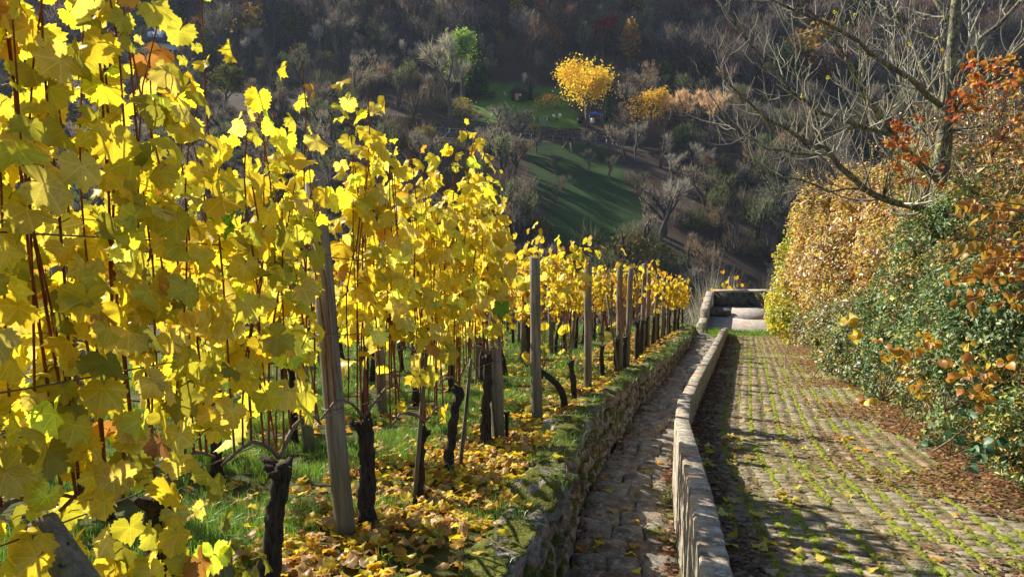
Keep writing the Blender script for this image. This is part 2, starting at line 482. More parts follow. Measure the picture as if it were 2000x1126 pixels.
path = empty('path'); tag(path, 'mossy paved lane running downhill beside the low wall', None, None, 'structure')
SLOPE = math.atan(-.17)
def paver_mesh(seed):
    g = np.random.default_rng(seed); w, l, h, c = .058, .047, .05, .005
    bot = np.array([[-w, -l], [w, -l], [w, l], [-w, l]]); top = bot * np.array([(w - c) / w, (l - c) / l])
    j = lambda: (g.random((4, 2)) - .5) * .008
    V = np.concatenate([np.c_[bot, np.full(4, -h)], np.c_[bot + j(), np.full(4, -c)], np.c_[top + j(), (g.random(4) - .5) * .006]])
    F = []
    for r in (0, 4):
        for a in range(4):
            b_ = (a + 1) % 4; F += [(r + a, r + b_, r + b_ + 4), (r + a, r + b_ + 4, r + a + 4)]
    F += [(8, 9, 10), (8, 10, 11)]
    return V, np.array(F)
PAV = [paver_mesh(i) for i in range(6)]
pav_me = [mesh_np('paver', v, f, M['paver']) for v, f in PAV]
PU, PSs, NCOL = .146, .103, 15
rows = int(PS[-1] / PSs)
rest = MB(); made = 0
for r in range(rows):
    for c in range(NCOL):
        s = (r + .5) * PSs + (random.random() - .5) * .008; u = .12 + c * PU + (random.random() - .5) * .012
        X, Y, a = path_pt(s, u); X = float(X); Y = float(Y); a = float(a)
        z = path_z(Y) + (random.random() - .5) * .004 + .012 * (float(fbm(X * .8, Y * .8, 71)) - .5)
        k = random.randrange(6); rz = a + (random.random() - .5) * .06
        rx = SLOPE + (random.random() - .5) * .04; ry = (random.random() - .5) * .05
        vis = P(1440, 1126, 1).x
        if made < 300 and Y > 3.2 and u < 2.2:
            link('paver', pav_me[k], path, (X, Y, z), (rx, ry, rz)); made += 1
        else:
            m = Matrix.LocRotScale(Vector((X, Y, z)), Matrix.Rotation(rz, 3, 'Z') @ Matrix.Rotation(rx, 3, 'X') @ Matrix.Rotation(ry, 3, 'Y'), None)
            mm = np.array(m); v = PAV[k][0] @ mm[:3, :3].T + mm[:3, 3]
            rest.add(v, PAV[k][1])
o = link('pavers', rest.mesh('pavers', M['paver'], col=False), path); o['kind'] = 'stuff'
# bedding between the pavers
sv = np.arange(0, PS[-1], .15); V = []
for u in (-.02, .7, 1.5, 2.35):
    X, Y, a = path_pt(sv, u); V.append(np.stack([X, Y, path_z(Y) - .004], 1))
V = np.stack(V, 1).reshape(-1, 3); n = len(sv)
i = (np.arange(n - 1)[:, None] * 4 + np.arange(3)[None, :]).ravel()
link('bedding', mesh_np('bedding', V, np.concatenate([np.stack([i, i + 1, i + 5], -1), np.stack([i, i + 5, i + 4], -1)]), M['joint_dirt']), path)

def domes(px, py, pz, r, ang, stretch, h, seed=0, sides=7):
    """low cushions of moss"""
    g = np.random.default_rng(seed); n = len(px)
    a = np.arange(sides) / sides * 2 * np.pi
    rr = r[:, None] * (.65 + .7 * g.random((n, sides)))
    lx = np.cos(a)[None] * rr; ly = np.sin(a)[None] * rr * stretch[:, None]
    ca, sa = np.cos(ang)[:, None], np.sin(ang)[:, None]
    ox = px[:, None] + lx * ca - ly * sa; oy = py[:, None] + lx * sa + ly * ca
    oz = pz[:, None] - .17 * (oy - py[:, None]) - .006
    ix = px[:, None] + (lx * ca - ly * sa) * .55; iy = py[:, None] + (lx * sa + ly * ca) * .55
    iz = pz[:, None] - .17 * (iy - py[:, None]) + h[:, None] * (.6 + .5 * g.random((n, sides)))
    V = np.concatenate([np.stack([ox, oy, oz], -1), np.stack([ix, iy, iz], -1), np.stack([px, py, pz + h], -1)[:, None, :]], 1)
    j = np.arange(sides); k = (j + 1) % sides
    f = np.concatenate([np.stack([j, k, k + sides], -1), np.stack([j, k + sides, j + sides], -1), np.stack([j + sides, k + sides, np.full(sides, 2 * sides)], -1)])
    F = (f[None] + (np.arange(n) * (2 * sides + 1))[:, None, None]).reshape(-1, 3)
    return V.reshape(-1, 3), F
ss, uu = [], []
for c in range(NCOL + 1):
    s = np.arange(0, PS[-1], .03); s = s + rng.random(len(s)) * .03
    u = .12 + (c - .5) * PU + rng.normal(0, .011, len(s))
    X, Y, a = path_pt(s, u)
    dens = .86 - .25 * np.clip((u - 1.2) / .9, 0, 1) * (1 - np.clip((7 - Y) / 3, 0, 1)) - .5 * (u < .12) - .25 * np.clip((Y - 15) / 4, 0, 1)
    dens = dens - (.22 if c % 2 else -.16)
    keep = (fbm(X * 2.6, Y * 1.7, 31) * 1.25 + .08 < dens) & (rng.random(len(s)) < dens + .1)
    ss.append(s[keep]); uu.append(u[keep])
s = rng.random(3000) * PS[-1]; u = .15 + rng.random(3000) * 1.9
keep = fbm(s * 1.3, u * 2, 44) > .50 + .1 * (u / 2)
ss.append(s[keep]); uu.append(u[keep])
s = np.concatenate(ss); u = np.concatenate(uu); X, Y, a = path_pt(s, u)
V, F = domes(X, Y, path_z(Y) + .001, .012 + .030 * rng.random(len(s)) ** 1.5, a, 1.0 + 1.2 * rng.random(len(s)), .002 + .007 * rng.random(len(s)), 3)
o = link('moss', mesh_np('moss', V, F, M['moss'], None, None, True), path); o['kind'] = 'stuff'

# ------------------------------------------------------------------ stone stairs
stairs = empty('stone_stairs'); tag(stairs, 'worn sandstone steps between the mossy wall and the low wall', None, None, 'structure')
STONE = [rounded_block(100 + i, 5, .10, .14, 1.3) for i in range(14)]
step_me = [mesh_np('step_stone', v, f, M['step_stone'], None, None, True) for v, f in STONE]
y = 3.0; k = 0
while y < 22.6:
    dlen = .33 + random.random() * .12
    yc = y + dlen / 2
    xl = float(stair_l(yc)) + .02; xr = float(low_x(yc)) - .07
    slope = float(low_x(yc + .3) - low_x(yc - .3)) / .6; rz = -math.atan(slope)
    cuts = [0, random.uniform(.40, .62), 1] if random.random() < .75 else [0, random.uniform(.28, .36), random.uniform(.62, .70), 1]
    for a, b in zip(cuts[:-1], cuts[1:]):
        w = (b - a) * (xr - xl) * .95; xc = xl + (a + b) / 2 * (xr - xl)
        dy = random.uniform(-.05, .05)
        z = -.17 * yc + float(stair_off(yc)) - .085 + random.uniform(-.012, .012)
        link('step_stone', step_me[random.randrange(14)], stairs, (xc, yc + dy - (a + b - 1) * .12 * (xr - xl), z),
             (-.06 + random.uniform(-.04, .04), random.uniform(-.04, .04), rz + random.uniform(-.06, .06) + (math.pi if random.random() < .5 else 0)), (w * 1.06, dlen * 1.02, .17))
    y += dlen; k += 1

# ------------------------------------------------------------------ mossy retaining wall
retw = empty('retaining_wall'); tag(retw, 'mossy dry stone retaining wall holding the vineyard above the steps', 'stone wall')
WST = [rounded_block(300 + i, 9, .24, .20, 1.3) for i in range(16)]
wall_me = [mesh_np('stone', v, f, M['wall_stone'], None, None, True) for v, f in WST]
for course in range(5):
    y = 2.7 + course * .13
    while y < 22.8:
        L = random.uniform(.18, .36) * (1.15 if course == 4 else 1)
        yc = y + L / 2
        tot = .12 - float(stair_off(yc)) + .06
        nc = max(2, round(tot / .16))
        c = course if course < 4 else nc - 1
        if course < 4 and c >= nc - 1: y += L; continue
        t = (c + .5) / nc
        h = tot / nc
        z = -.17 * yc + float(stair_off(yc)) - .06 + t * tot
        x_in = float(stair_l(yc)); x_out = float(ret_x(yc)) + .16
        dep = .3 if course < 4 else random.uniform(.26, .40)
        xf = x_in + (x_out + .12 - x_in) * t
        slope = float(ret_x(yc + .3) - ret_x(yc - .3)) / .6
        xc = xf - dep / 2 + random.uniform(-.03, .03)
        top = course == 4
        link('stone', wall_me[random.randrange(16)], retw, (xc, yc, z + (random.uniform(-.03, .045) if top else 0)),
             (SLOPE + random.uniform(-.1, .1) * (1.6 if top else 1), random.uniform(-.1, .12), -math.atan(slope) + random.uniform(-.15, .15) + (math.pi if random.random() < .5 else 0)),
             (dep, L * 1.05, h * (1.12 if not top else random.uniform(1.1, 1.5))))
        y += L
# squared slab on the wall top
sv_, sf_ = rounded_block(777, 5, .03, .06, 1.0)
o = link('stone_slab', mesh_np('stone_slab', sv_, sf_, M['slab']), None, P(1092, 838, 7.25) + Vector((0, 0, .02)), (R(-14), R(3), R(-8)), (.33, .42, .12))
tag(o, 'pale squared stone slab lying tilted on top of the mossy wall', 'stone slab')

# ------------------------------------------------------------------ low concrete wall
loww = empty('low_wall'); tag(loww, 'low lichen-covered concrete wall between the steps and the lane', 'wall')
def strip_block(fx, y0, y1, thick, ztop, zbot, seed, mat, name, parent, nseg=5):
    g = np.random.default_rng(seed); c = .012
    prof = [(-thick / 2, 0), (-thick / 2, 1), (-thick / 2 + c, 2), (thick / 2 - c, 2), (thick / 2, 1), (thick / 2, 0)]
    V = []
    for yy in np.linspace(y0, y1, nseg + 1):
        x = float(fx(yy)); sl = float(fx(yy + .2) - fx(yy - .2)) / .4; l = math.hypot(1, sl); nx, ny = 1 / l, -sl / l
        zt = ztop(yy); zb = zbot(yy)
        for (off, lv) in prof:
            z = zb if lv == 0 else (zt - c if lv == 1 else zt)
            jx = g.normal(0, .0018); V.append((x + nx * (off + jx), yy + ny * off, z + (g.normal(0, .0010) if lv else 0)))
    F = []; n = len(prof)
    for i in range(nseg):
        for j in range(n - 1):
            a = i * n + j; F += [(a, a + n, a + n + 1), (a, a + n + 1, a + 1)]
    for base, fl in ((0, 1), (nseg * n, -1)):
        for j in range(1, n - 1):
            t = (base, base + j, base + j + 1); F.append(t[::fl])
    return link(name, mesh_np(name, V, F, mat), parent)
y = 1.2; k = 0
while y < 21.9:
    L = random.uniform(.85, 1.05)
    y2 = min(y + L, 22.4)
    dz = random.uniform(-.008, .008)
    strip_block(low_x, y + .004, y2 - .004, .135, lambda yy: -.17 * yy + .34 - .1 * max(0, (yy - 19) / 3) + dz, lambda yy: -.17 * yy + float(stair_off(yy)) - .15, k, M['concrete'], 'wall_block', loww, 14)
    y = y2; k += 1

# ------------------------------------------------------------------ platform at the foot of the lane
plat = empty('terrace'); tag(plat, 'small concrete terrace at the foot of the lane', None, None, 'structure')
pl_x = lambda yy: 6.15 + (yy - 23.4) * .32
v, f = [], []
PLV = np.array([[pl_x(22.9) - .35, 22.9, 0], [11.4, 22.9, 0], [12.6, 27.7, 0], [pl_x(27.7), 27.7, 0]])
PLV = np.concatenate([PLV + [0, 0, ZPLAT - .3], PLV + [0, 0, ZPLAT]])
link('slab', mesh_np('slab', PLV, BOXF, M['slab']), plat)
a = np.arange(22) / 22 * 2 * np.pi
cx, cy = 8.55, 26.2
ring = np.stack([cx + 1.05 * np.cos(a) * (1 + .03 * np.sin(3 * a)), cy + .95 * np.sin(a), np.full(22, ZPLAT + .05)], 1)
V = np.concatenate([ring - [0, 0, .2], ring, [[cx, cy, ZPLAT + .058]]]); j = np.arange(22); k2 = (j + 1) % 22
F = np.concatenate([np.stack([j, k2, k2 + 22], -1), np.stack([j, k2 + 22, j + 22], -1), np.stack([j + 22, k2 + 22, np.full(22, 44)], -1)])
o = link('round_cover', mesh_np('round_cover', V, F, M['slab'])); tag(o, 'round concrete cover raised slightly above the terrace floor', 'cover')
sv_, sf_ = rounded_block(55, 4, .04, .08)
o = link('stone_block', mesh_np('stone_block', sv_, sf_, M['dark_shade_stone']), None, (7.35, 26.0, ZPLAT + .11), (0, 0, R(-12)), (.95, .5, .24)); tag(o, 'dark rough stone block on the terrace beside its parapet', 'stone block')
par = empty('parapet_wall'); tag(par, 'concrete parapet around the terrace at the end of the lane', 'wall')
zt = lambda yy: ZPLAT + .52
for (y0, y1) in ((24.3, 25.5), (25.51, 26.7), (26.71, 27.75)):
    strip_block(pl_x, y0, y1, .24, lambda yy: ZPLAT + .55, lambda yy: ZPLAT - .4, int(y0 * 10), M['concrete'], 'wall_block', par)
strip_block(pl_x, 23.3, 24.29, .24, lambda yy: ZPLAT + .27, lambda yy: ZPLAT - .4, 5, M['concrete'], 'wall_block', par)
for i in range(4):
    x0 = pl_x(27.75) + .13 + i * 1.35
    v, f = box(x0, x0 + 1.34, 27.6, 27.86, ZPLAT - .5, ZPLAT + .54); link('wall_block', mesh_np('wall_block', v, f, M['dark_shade_stone']), par)  # shade on the end wall's face is put into its darker colour
    v, f = box(x0 + .003, x0 + 1.337, 27.57, 27.89, ZPLAT + .54, ZPLAT + .60); link('coping', mesh_np('coping', v, f, M['concrete']), par)
# short cross wall closing the steps
crossw = empty('cross_wall'); tag(crossw, 'short dark stone wall across the foot of the steps', 'stone wall')
for i in range(4):
    link('stone', wall_me[i], crossw, (4.55 + i * .36, 22.75 + i * .05, -.17 * 22.7 + .02), (0, 0, .1), (.4, .3, .42))

# ------------------------------------------------------------------ vine leaves
LOBE = np.array([(0, 1.0), (10, .95), (21, .88), (29, .79), (38, .89), (48, .97), (60, .93), (74, .87), (83, .78), (95, .87), (107, .91), (122, .86), (140, .80), (156, .72), (168, .56), (178, .14)])
def leaf_shape(seed, N=30, curl=.25):
    g = np.random.default_rng(seed)
    th = np.concatenate([np.linspace(-178, 178, N)])
    r = np.interp(np.abs(th), LOBE[:, 0], LOBE[:, 1])
    if N > 20:
        r = r * (1 + .06 * np.where(np.arange(N) % 2, 1, -1) + g.normal(0, .03, N))
        r *= 1 - .12 * g.random() * (np.abs(th) > 60)
    x = np.sin(np.radians(th)) * r; y = np.cos(np.radians(th)) * r
    asym = 1 + .1 * (g.random() - .5) * np.sign(x); x = x * asym
    a1, a2, ph, ph2 = g.normal(0, curl), g.normal(0, curl * .6), g.random() * 6.28, g.random() * 6.28
    fold = g.uniform(-.1, .65)
    def zf(x, y):
        rr = np.hypot(x, y); t = np.arctan2(x, y)
        return -fold * np.abs(x) * .8 + a1 * y * y * .8 + a2 * x * y + .15 * rr ** 2 * np.sin(4 * t + ph) + .10 * rr ** 2.5 * np.sin(7 * t + ph2) - .12 * rr ** 2
    if N > 20:
        xm, ym = x * .55, y * .55
        V = np.concatenate([[[0, 0, 0]], np.stack([xm, ym, zf(xm, ym)], 1), np.stack([x, y, zf(x, y)], 1)])
        j = np.arange(N - 1)
        F = np.concatenate([np.stack([np.zeros(N - 1, int), j + 2, j + 1], 1), np.stack([1 + j, 2 + j, 2 + j + N], 1), np.stack([1 + j, 2 + j + N, 1 + j + N], 1)])
    else:
        V = np.concatenate([[[0, 0, 0]], np.stack([x, y, zf(x, y)], 1)])
        j = np.arange(N - 1); F = np.stack([np.zeros(N - 1, int), j + 2, j + 1], 1)
    return V, F

LEAFC = {  # reflectance colours of autumn vine leaves
    'yellow': (.95, .83, .05), 'gold': (.93, .72, .045), 'pale': (.95, .89, .20), 'lime': (.74, .82, .08),
    'ygreen': (.46, .56, .05), 'green': (.15, .31, .04), 'orange': (.74, .40, .05), 'brown': (.32, .15, .06), 'tan': (.66, .48, .26), 'maroon': (.09, .02, .015)}
HI = [leaf_shape(i, 46, (.18, .25, .3, .35, .2, .5, .28, .7, .4)[i]) for i in range(9)]
LO = [leaf_shape(50 + i, 14, .28) for i in range(8)]
def petiole(V, F, n):
    """add a thin stalk from the blade base back towards the shoot"""
    pv, pf = tube([(0, 0, 0), (0, -.25, -.25), (0, -.45, -.75)], [.035, .03, .03], 3, False)
    return np.concatenate([V, pv]), np.concatenate([F, pf + len(V)]), len(pv)
leaf_me = {}
for cname, c in LEAFC.items():
    for i, (v, f) in enumerate(HI):
        v2, f2, npv = petiole(v, f, 0)
        g = np.random.default_rng(i * 13 + len(cname))
        cc = np.array(c) * (.88 + .24 * g.random()) * (1 + .1 * (g.random(3) - .5))
        colr = np.tile(cc, (len(v2), 1)); colr[-npv:] = (.45, .30, .08)
        uv = v2.copy(); uv[:, 2] = i * 3.1; uv[-npv:] = (.5, .5, 0)
        leaf_me[(cname, i)] = mesh_np('leaf', v2, f2, M['leaf'], colr, uv, True)

def pick(table, n, g):
    names = list(table); p = np.array([table[k] for k in names], float); p /= p.sum()
    return [names[i] for i in g.choice(len(names), n, p=p)]

def frame(t, n):
    """rotation with +Y along t and +Z close to n"""
    t = t.normalized(); x = t.cross(n)
    if x.length < 1e-4: x = t.orthogonal()
    x.normalize(); z = x.cross(t)
    return Matrix((x, t, z)).transposed()

def add_leaves_joined(mb_list, name, parent, mat, shapes):
    """mb_list: (matrix3, loc, size, colour) -> one mesh"""
    Vs, Fs, Cs, Us = [], [], [], []; n = 0
    for i, (m, loc, sz, c) in enumerate(mb_list):
        v, f = shapes[i % len(shapes)]
        Vs.append((v * sz) @ np.array(m).T + np.array(loc)); Fs.append(f + n); n += len(v)
        Cs.append(np.tile(c, (len(v), 1))); u = v.copy(); u[:, 2] = (i * .37) % 40; Us.append(u)
    if not Vs: return None
    me = mesh_np(name, np.concatenate(Vs), np.concatenate(Fs), mat, np.concatenate(Cs), np.concatenate(Us), True)
    o = link(name, me, parent); return o

NEARMIX = {'yellow': 36, 'gold': 9, 'pale': 18, 'lime': 26, 'ygreen': 17, 'green': 8, 'orange': 1.2, 'brown': .6, 'maroon': .3}
MIDMIX = {'yellow': 42, 'gold': 13, 'pale': 26, 'lime': 14, 'ygreen': 4, 'green': 3, 'orange': 2, 'brown': .6}
FARMIX = {'yellow': 34, 'gold': 36, 'pale': 12, 'lime': 3, 'orange': 14, 'brown': 2}

def vine(x, y, label, group, hgt=2.2, dens=.9, mixt=MIDMIX, detail='hi', nshoot=10, lean=(0, 0), head=.74, low=.85, thick=.20, spread=.45, rad=.05, curve_=0., leaf=(.06, .092), tri_top=0, hnear=0., hang=()):
    g = random.Random(int(x * 977 + y * 3571)); gn = np.random.default_rng(abs(int(x * 977 + y * 3571)))
    z0 = float(Hnear(x, y))
    root = empty('grapevine', (x, y, z0)); tag(root, label, 'grapevine', group)
    sl = float(row_x(y + .4) - row_x(y - .4)) / .8
    rd = Vector((sl, 1, -.17 * 1)).normalized(); pd = Vector((1, -sl, 0)).normalized()
    hi = detail == 'hi'
    # trunk
    n = 18 if hi else 7
    top = Vector((lean[0], lean[1], head)); pts = []; ra = []
    for i in range(n):
        t = i / (n - 1)
        p = top * t + Vector((math.sin(t * 5 + x * 9) * .014, math.cos(t * 6 + y * 7) * .014, 0)) * t + Vector((g.gauss(0, .004), g.gauss(0, .004), 0)) * (i > 0) + pd * curve_ * math.sin(t * math.pi)
        if i == 0: p = Vector((0, 0, -.06))
        pts.append(p); ra.append(rad * (1.15 - .35 * t + .12 * g.random() + (.30 * max(0, (t - .82) / .18)) + .25 * max(0, .12 - t) / .12))
    ra = [q_ * .82 for q_ in ra]; ra[-1] *= .55; ra[-2] *= .9; mb = MB(); mb.add(*tube(pts, ra, 13 if hi else 7, True, .2, .07, g.randrange(999)))
    for k in range(6 if hi else 2):   # knobbly head and pruning stubs
        a = g.random() * 6.28; d = Vector((math.cos(a), math.sin(a), g.uniform(.3, 1.6))).normalized()
        q = top + Vector((0, 0, -.03 - .05 * g.random()))
        mb.add(*tube([q - Vector((0, 0, .05 * g.random())), q + d * rad * .9, q + d * rad * g.uniform(1.3, 2.3)], [rad * .6, rad * .5, rad * .25], 6, True, .2, 0, k))
    link('trunk', mb.mesh('trunk', M['vine_bark'], True, False), root)
    # tied-down canes
    shoots = []; starts = []
    old = MB()
    for sgn in (-1, 1):
        if hi or g.random() < .8:
            ln = spread * g.uniform(.8, 1.25); arc = g.uniform(.06, .16)
            cp = [top + rd * sgn * ln * t + Vector((0, 0, arc * math.sin(t * 2.6) + .02)) + pd * g.gauss(0, .01) for t in np.linspace(0, 1, 7)]
            old.add(*tube(cp, np.linspace(.011, .006, 7), 5 if hi else 4, True, .1))
            starts += [cp[i].lerp(cp[i + 1], g.random()) for i in (0, 1, 2, 3, 4, 5)]
    if old.V: link('arched_cane', old.mesh('arched_cane', M['cane_old'], True, False), root)
    if not starts: starts = [top]
    cj = MB(); leaves = []
    for k in range(nshoot):
        st = starts[k % len(starts)] if g.random() < .85 else top
        H = hgt * g.uniform(.78, 1.06) - st.z + (.42 if hi and k % 8 == 5 else 0) + hnear * ((st - top).dot(rd) < -.02)
        nseg = 9; drift = pd * g.gauss(0, .09) + rd * g.gauss(0, .14)
        cp = []; wob = g.random() * 6.28; wa = g.uniform(.01, .035)
        arch = g.random() < tri_top
        for i in range(nseg):
            t = i / (nseg - 1)
            p = st + Vector((0, 0, H * t)) + drift * t ** 1.4 + (pd * math.sin(wob + t * 9) + rd * math.cos(wob + t * 7)) * wa * t
            if arch and t > .8: p += pd * (t - .8) * 1.6 - Vector((0, 0, (t - .8) * 1.0))
            cp.append(p)
        r0 = g.uniform(.0042, .0062)
        v, f = tube(cp, np.linspace(r0, r0 * .5, nseg), 5 if hi else 3, False)
        cane_o = link('cane', mesh_np('cane', v, f, M['cane'], None, None, True), root) if hi else None
        if not hi: cj.add(v, f)
        # leaves along the shoot
        step = .074 if hi else .08
        nn = int(H / step)
        for j in range(nn):
            t = (j + .5) / nn
            p = cp[min(int(t * (nseg - 1)), nseg - 2)].lerp(cp[min(int(t * (nseg - 1)) + 1, nseg - 1)], t * (nseg - 1) % 1)
            hh = p.z
            dd = dens * min(1, max(.06, (hh - low) / .35))
            for rep in range(2):
                if g.random() > dd * (1 if rep == 0 else .2): continue
                side = 1 if g.random() < .5 else -1
                out = (pd * side * g.uniform(.4, 1) + rd * g.uniform(-1, 1) * .7 + Vector((0, 0, g.uniform(-.2, .4)))).normalized()
                loc = p + out * g.uniform(.03, thick)
                nrm = (out * .9 + Vector((0, 0, g.uniform(-.1, .9))) + Vector((g.gauss(0, .4), g.gauss(0, .4), g.gauss(0, .3)))).normalized()
                tip = Vector((0, 0, -1)) + out * g.uniform(0, .7) + Vector((g.gauss(0, .45), g.gauss(0, .45), g.gauss(0, .25)))
                tip = tip - nrm * tip.dot(nrm) * .9
                sz = g.uniform(*leaf) * (1 if t < .85 else .72) * (1.0 if g.random() < .85 else .6)
                leaves.append((frame(tip, nrm), loc, sz, hh, cane_o))
    for (nl, along, z0_, z1_, green_) in hang:      # leaves hanging low around the head and suckers at the foot
        for j in range(nl):
            side = 1 if g.random() < .75 else -1; out = (pd * side * g.uniform(.5, 1) + rd * g.uniform(-.5, .5)).normalized()
            loc = rd * g.gauss(along, .24) + out * g.uniform(.04, .24); loc.z = g.uniform(z0_, z1_)
            nrm = (out + Vector((g.gauss(0, .4), g.gauss(0, .4) - .3, g.uniform(-.1, .7)))).normalized(); tip = Vector((g.gauss(0, .4), g.gauss(0, .4), -1)); tip = tip - nrm * tip.dot(nrm) * .9
            leaves.append((frame(tip, nrm), loc, g.uniform(*leaf), -1 if green_ else .5, cane_o))
    if not hi and cj.V: link('canes', cj.mesh('canes', M['cane'], True, False), root)
    kept = []
    for l in leaves:       # the foliage leaves a gap in front of the thick near post
        w_ = Vector((x, y, z0)) + l[1]; px = 1000 + F_PX * w_.x / (w_.y * math.cos(R(PITCH)) - (w_.z - 1.6) * math.sin(R(PITCH)))
        if 612 < px < 712 and w_.y < 4.0 and w_.z < 1.3 and g.random() < .9: continue
        kept.append(l)
    leaves = kept
    cols = pick(mixt, len(leaves), gn)
    for i, l in enumerate(leaves):      # greener low at the foot of the vine, more orange at the tips of some shoots
        if l[3] < 0: cols[i] = g.choice(['green', 'ygreen', 'lime', 'green'])
        if l[3] > hgt * .97 and g.random() < .25: cols[i] = g.choice(['orange', 'gold', 'lime'])
    if hi:
        g2 = list(range(len(leaves))); g.shuffle(g2)
        for c, i in enumerate(g2[:300]):
            m, loc, sz, hh, co = leaves[i]
            o = link('leaf', leaf_me[(cols[i], g.randrange(9))], co, loc, m.to_euler(), sz)
        extra = [(leaves[i][0], leaves[i][1], leaves[i][2], np.array(LEAFC[cols[i]])) for i in g2[300:]]
        if extra:
            o = add_leaves_joined(extra, 'leaves', root, M['leaf'], HI[:5]); o['kind'] = 'stuff'
    elif leaves:
        lj = [(m, loc, sz * 1.08, np.array(LEAFC[cols[i]]) * g.uniform(.85, 1.12)) for i, (m, loc, sz, hh, co) in enumerate(leaves)]
        o = add_leaves_joined(lj, 'leaves', root, M['leaf'], LO); o['kind'] = 'stuff'
    return root

ORD = ['first', 'second', 'third', 'fourth', 'fifth', 'sixth', 'seventh', 'eighth', 'ninth', 'tenth', 'eleventh', 'twelfth', 'thirteenth', 'fourteenth', 'fifteenth', 'sixteenth', 'seventeenth', 'eighteenth', 'nineteenth', 'twentieth',
       'twenty-first', 'twenty-second', 'twenty-third', 'twenty-fourth', 'twenty-fifth', 'twenty-sixth', 'twenty-seventh', 'twenty-eighth', 'twenty-ninth', 'thirtieth']
ROW1 = [  # x, y, options: the row beside the steps
    (-1.64, 1.02, dict(hgt=2.85, dens=1.0, mixt=NEARMIX, nshoot=16, thick=.28, low=.55, leaf=(.050, .082))),
    (-1.45, 1.72, dict(hang=((70, .25, .35, .95, 0),), hgt=2.75, dens=1.0, mixt=NEARMIX, nshoot=19, thick=.30, low=.55, leaf=(.050, .082))),
    (-1.27, 2.46, dict(hang=((45, -.3, .4, .9, 0), (26, .0, .22, .5, 1)), hgt=2.26, hnear=.55, spread=.38, dens=1.0, mixt=NEARMIX, nshoot=17, thick=.28, low=.8, rad=.05, lean=(.02, .0), leaf=(.050, .082))),
    (-1.12, 3.08, dict(hgt=2.32, dens=.95, mixt=NEARMIX, nshoot=13, thick=.24, low=.9, rad=.05, lean=(.10, .0), head=.70)),
    (-.86, 4.08, dict(hgt=2.45, dens=.95, nshoot=13, low=.98, rad=.055, lean=(.01, 0), head=.68)),
    (-.64, 4.75, dict(hgt=2.40, dens=.95, nshoot=13, low=.98, rad=.028, lean=(.05, 0), head=.55)),
    (-.50, 5.40, dict(hgt=2.46, dens=.95, nshoot=13, low=.95, rad=.042, lean=(.10, .03), head=.66)),
    (-.24, 6.35, dict(hgt=2.42, dens=.95, nshoot=13, low=1.0, rad=.05, lean=(.02, 0), head=.85)),
    (.62, 8.46, dict(hgt=2.15, dens=.62, nshoot=10, low=1.25, rad=.05, lean=(-.28, -.05), head=.5, curve_=.10, tri_top=.3)),
    (.80, 9.05, dict(hgt=2.25, dens=.65, nshoot=11, low=1.25, rad=.045, lean=(-.05, 0), head=.55, tri_top=.6)),
    (1.42, 11.35, dict(hgt=2.0, dens=.2, nshoot=7, low=1.3, rad=.045, head=.55)),
    (1.72, 11.75, dict(hgt=1.9, dens=.12, nshoot=8, low=1.5, rad=.05, head=.62)),
    (1.92, 12.25, dict(hgt=1.9, dens=.15, nshoot=8, low=1.3, rad=.05, head=.6)),
    (2.42, 13.9, dict(hgt=1.95, dens=.15, nshoot=8, low=1.2, rad=.055, head=.75)),
    (2.62, 14.6, dict(hgt=1.9, dens=.2, nshoot=8, low=1.2, rad=.055, head=.75)),
    (2.95, 15.8, dict(hgt=1.95, dens=.25, nshoot=8, low=1.1, rad=.05, head=.75)),
    (3.30, 16.9, dict(hgt=2.0, dens=.35, nshoot=8, low=1.0, rad=.05)),
    (3.66, 18.1, dict(hgt=1.9, dens=.5, nshoot=8, low=.9, rad=.05)),
    (4.05, 19.2, dict(hgt=1.8, dens=.8, nshoot=9, low=.8)),
    (4.40, 20.2, dict(hgt=1.75, dens=.9, nshoot=9, low=.7)),
    (4.80, 21.4, dict(hgt=1.7, dens=.9, nshoot=9, low=.6)),
    (5.20, 22.6, dict(hgt=1.65, dens=.9, nshoot=9, low=.6)),
    (5.60, 23.8, dict(hgt=1.6, dens=.9, nshoot=9, low=.6)),
]
for i, (x, y, kw) in enumerate(ROW1):
    kw = dict(kw); kw.setdefault('mixt', MIDMIX if y < 10 else FARMIX)
    hi = y < 7
    look = 'thickly leaved yellow-green' if y < 3.5 else ('bright yellow' if y < 7 else ('nearly leafless' if y < 18 else 'golden'))
    vine(x, y, f'{look} grapevine, {ORD[i]} from the camera in the row beside the steps', 'grapevines in the row beside the steps', detail='hi' if hi else 'lo', **kw)
NROW = 1
for rw, off in ((2, 1.8), (3, 3.6), (4, 5.4), (5, 7.2)):
    y = 1.6 + rw * .4; k = 0
    while y < 25:
        yy = y + random.uniform(-.1, .1)
        x = float(row_x(yy)) - off + random.uniform(-.05, .05)
        if P(-80, 600, yy).x < x:
            far = yy > 9
            vine(x, yy - .05 * off, f'yellow grapevine, {ORD[k]} from the camera in the {ORD[rw - 1]} row from the steps', f'grapevines in the {ORD[rw - 1]} row from the steps', detail='lo',
                 hgt=random.uniform(2.0, 2.25) - .25 * (yy > 16), dens=.8 if rw == 2 else .7, mixt=FARMIX if far else MIDMIX, nshoot=9 if rw < 4 else 7, low=.85 - .15 * far, rad=.045, lean=(random.uniform(-.1, .1), 0), head=random.uniform(.55, .8)); k += 1
        y += 1.02 if rw < 4 else 1.3

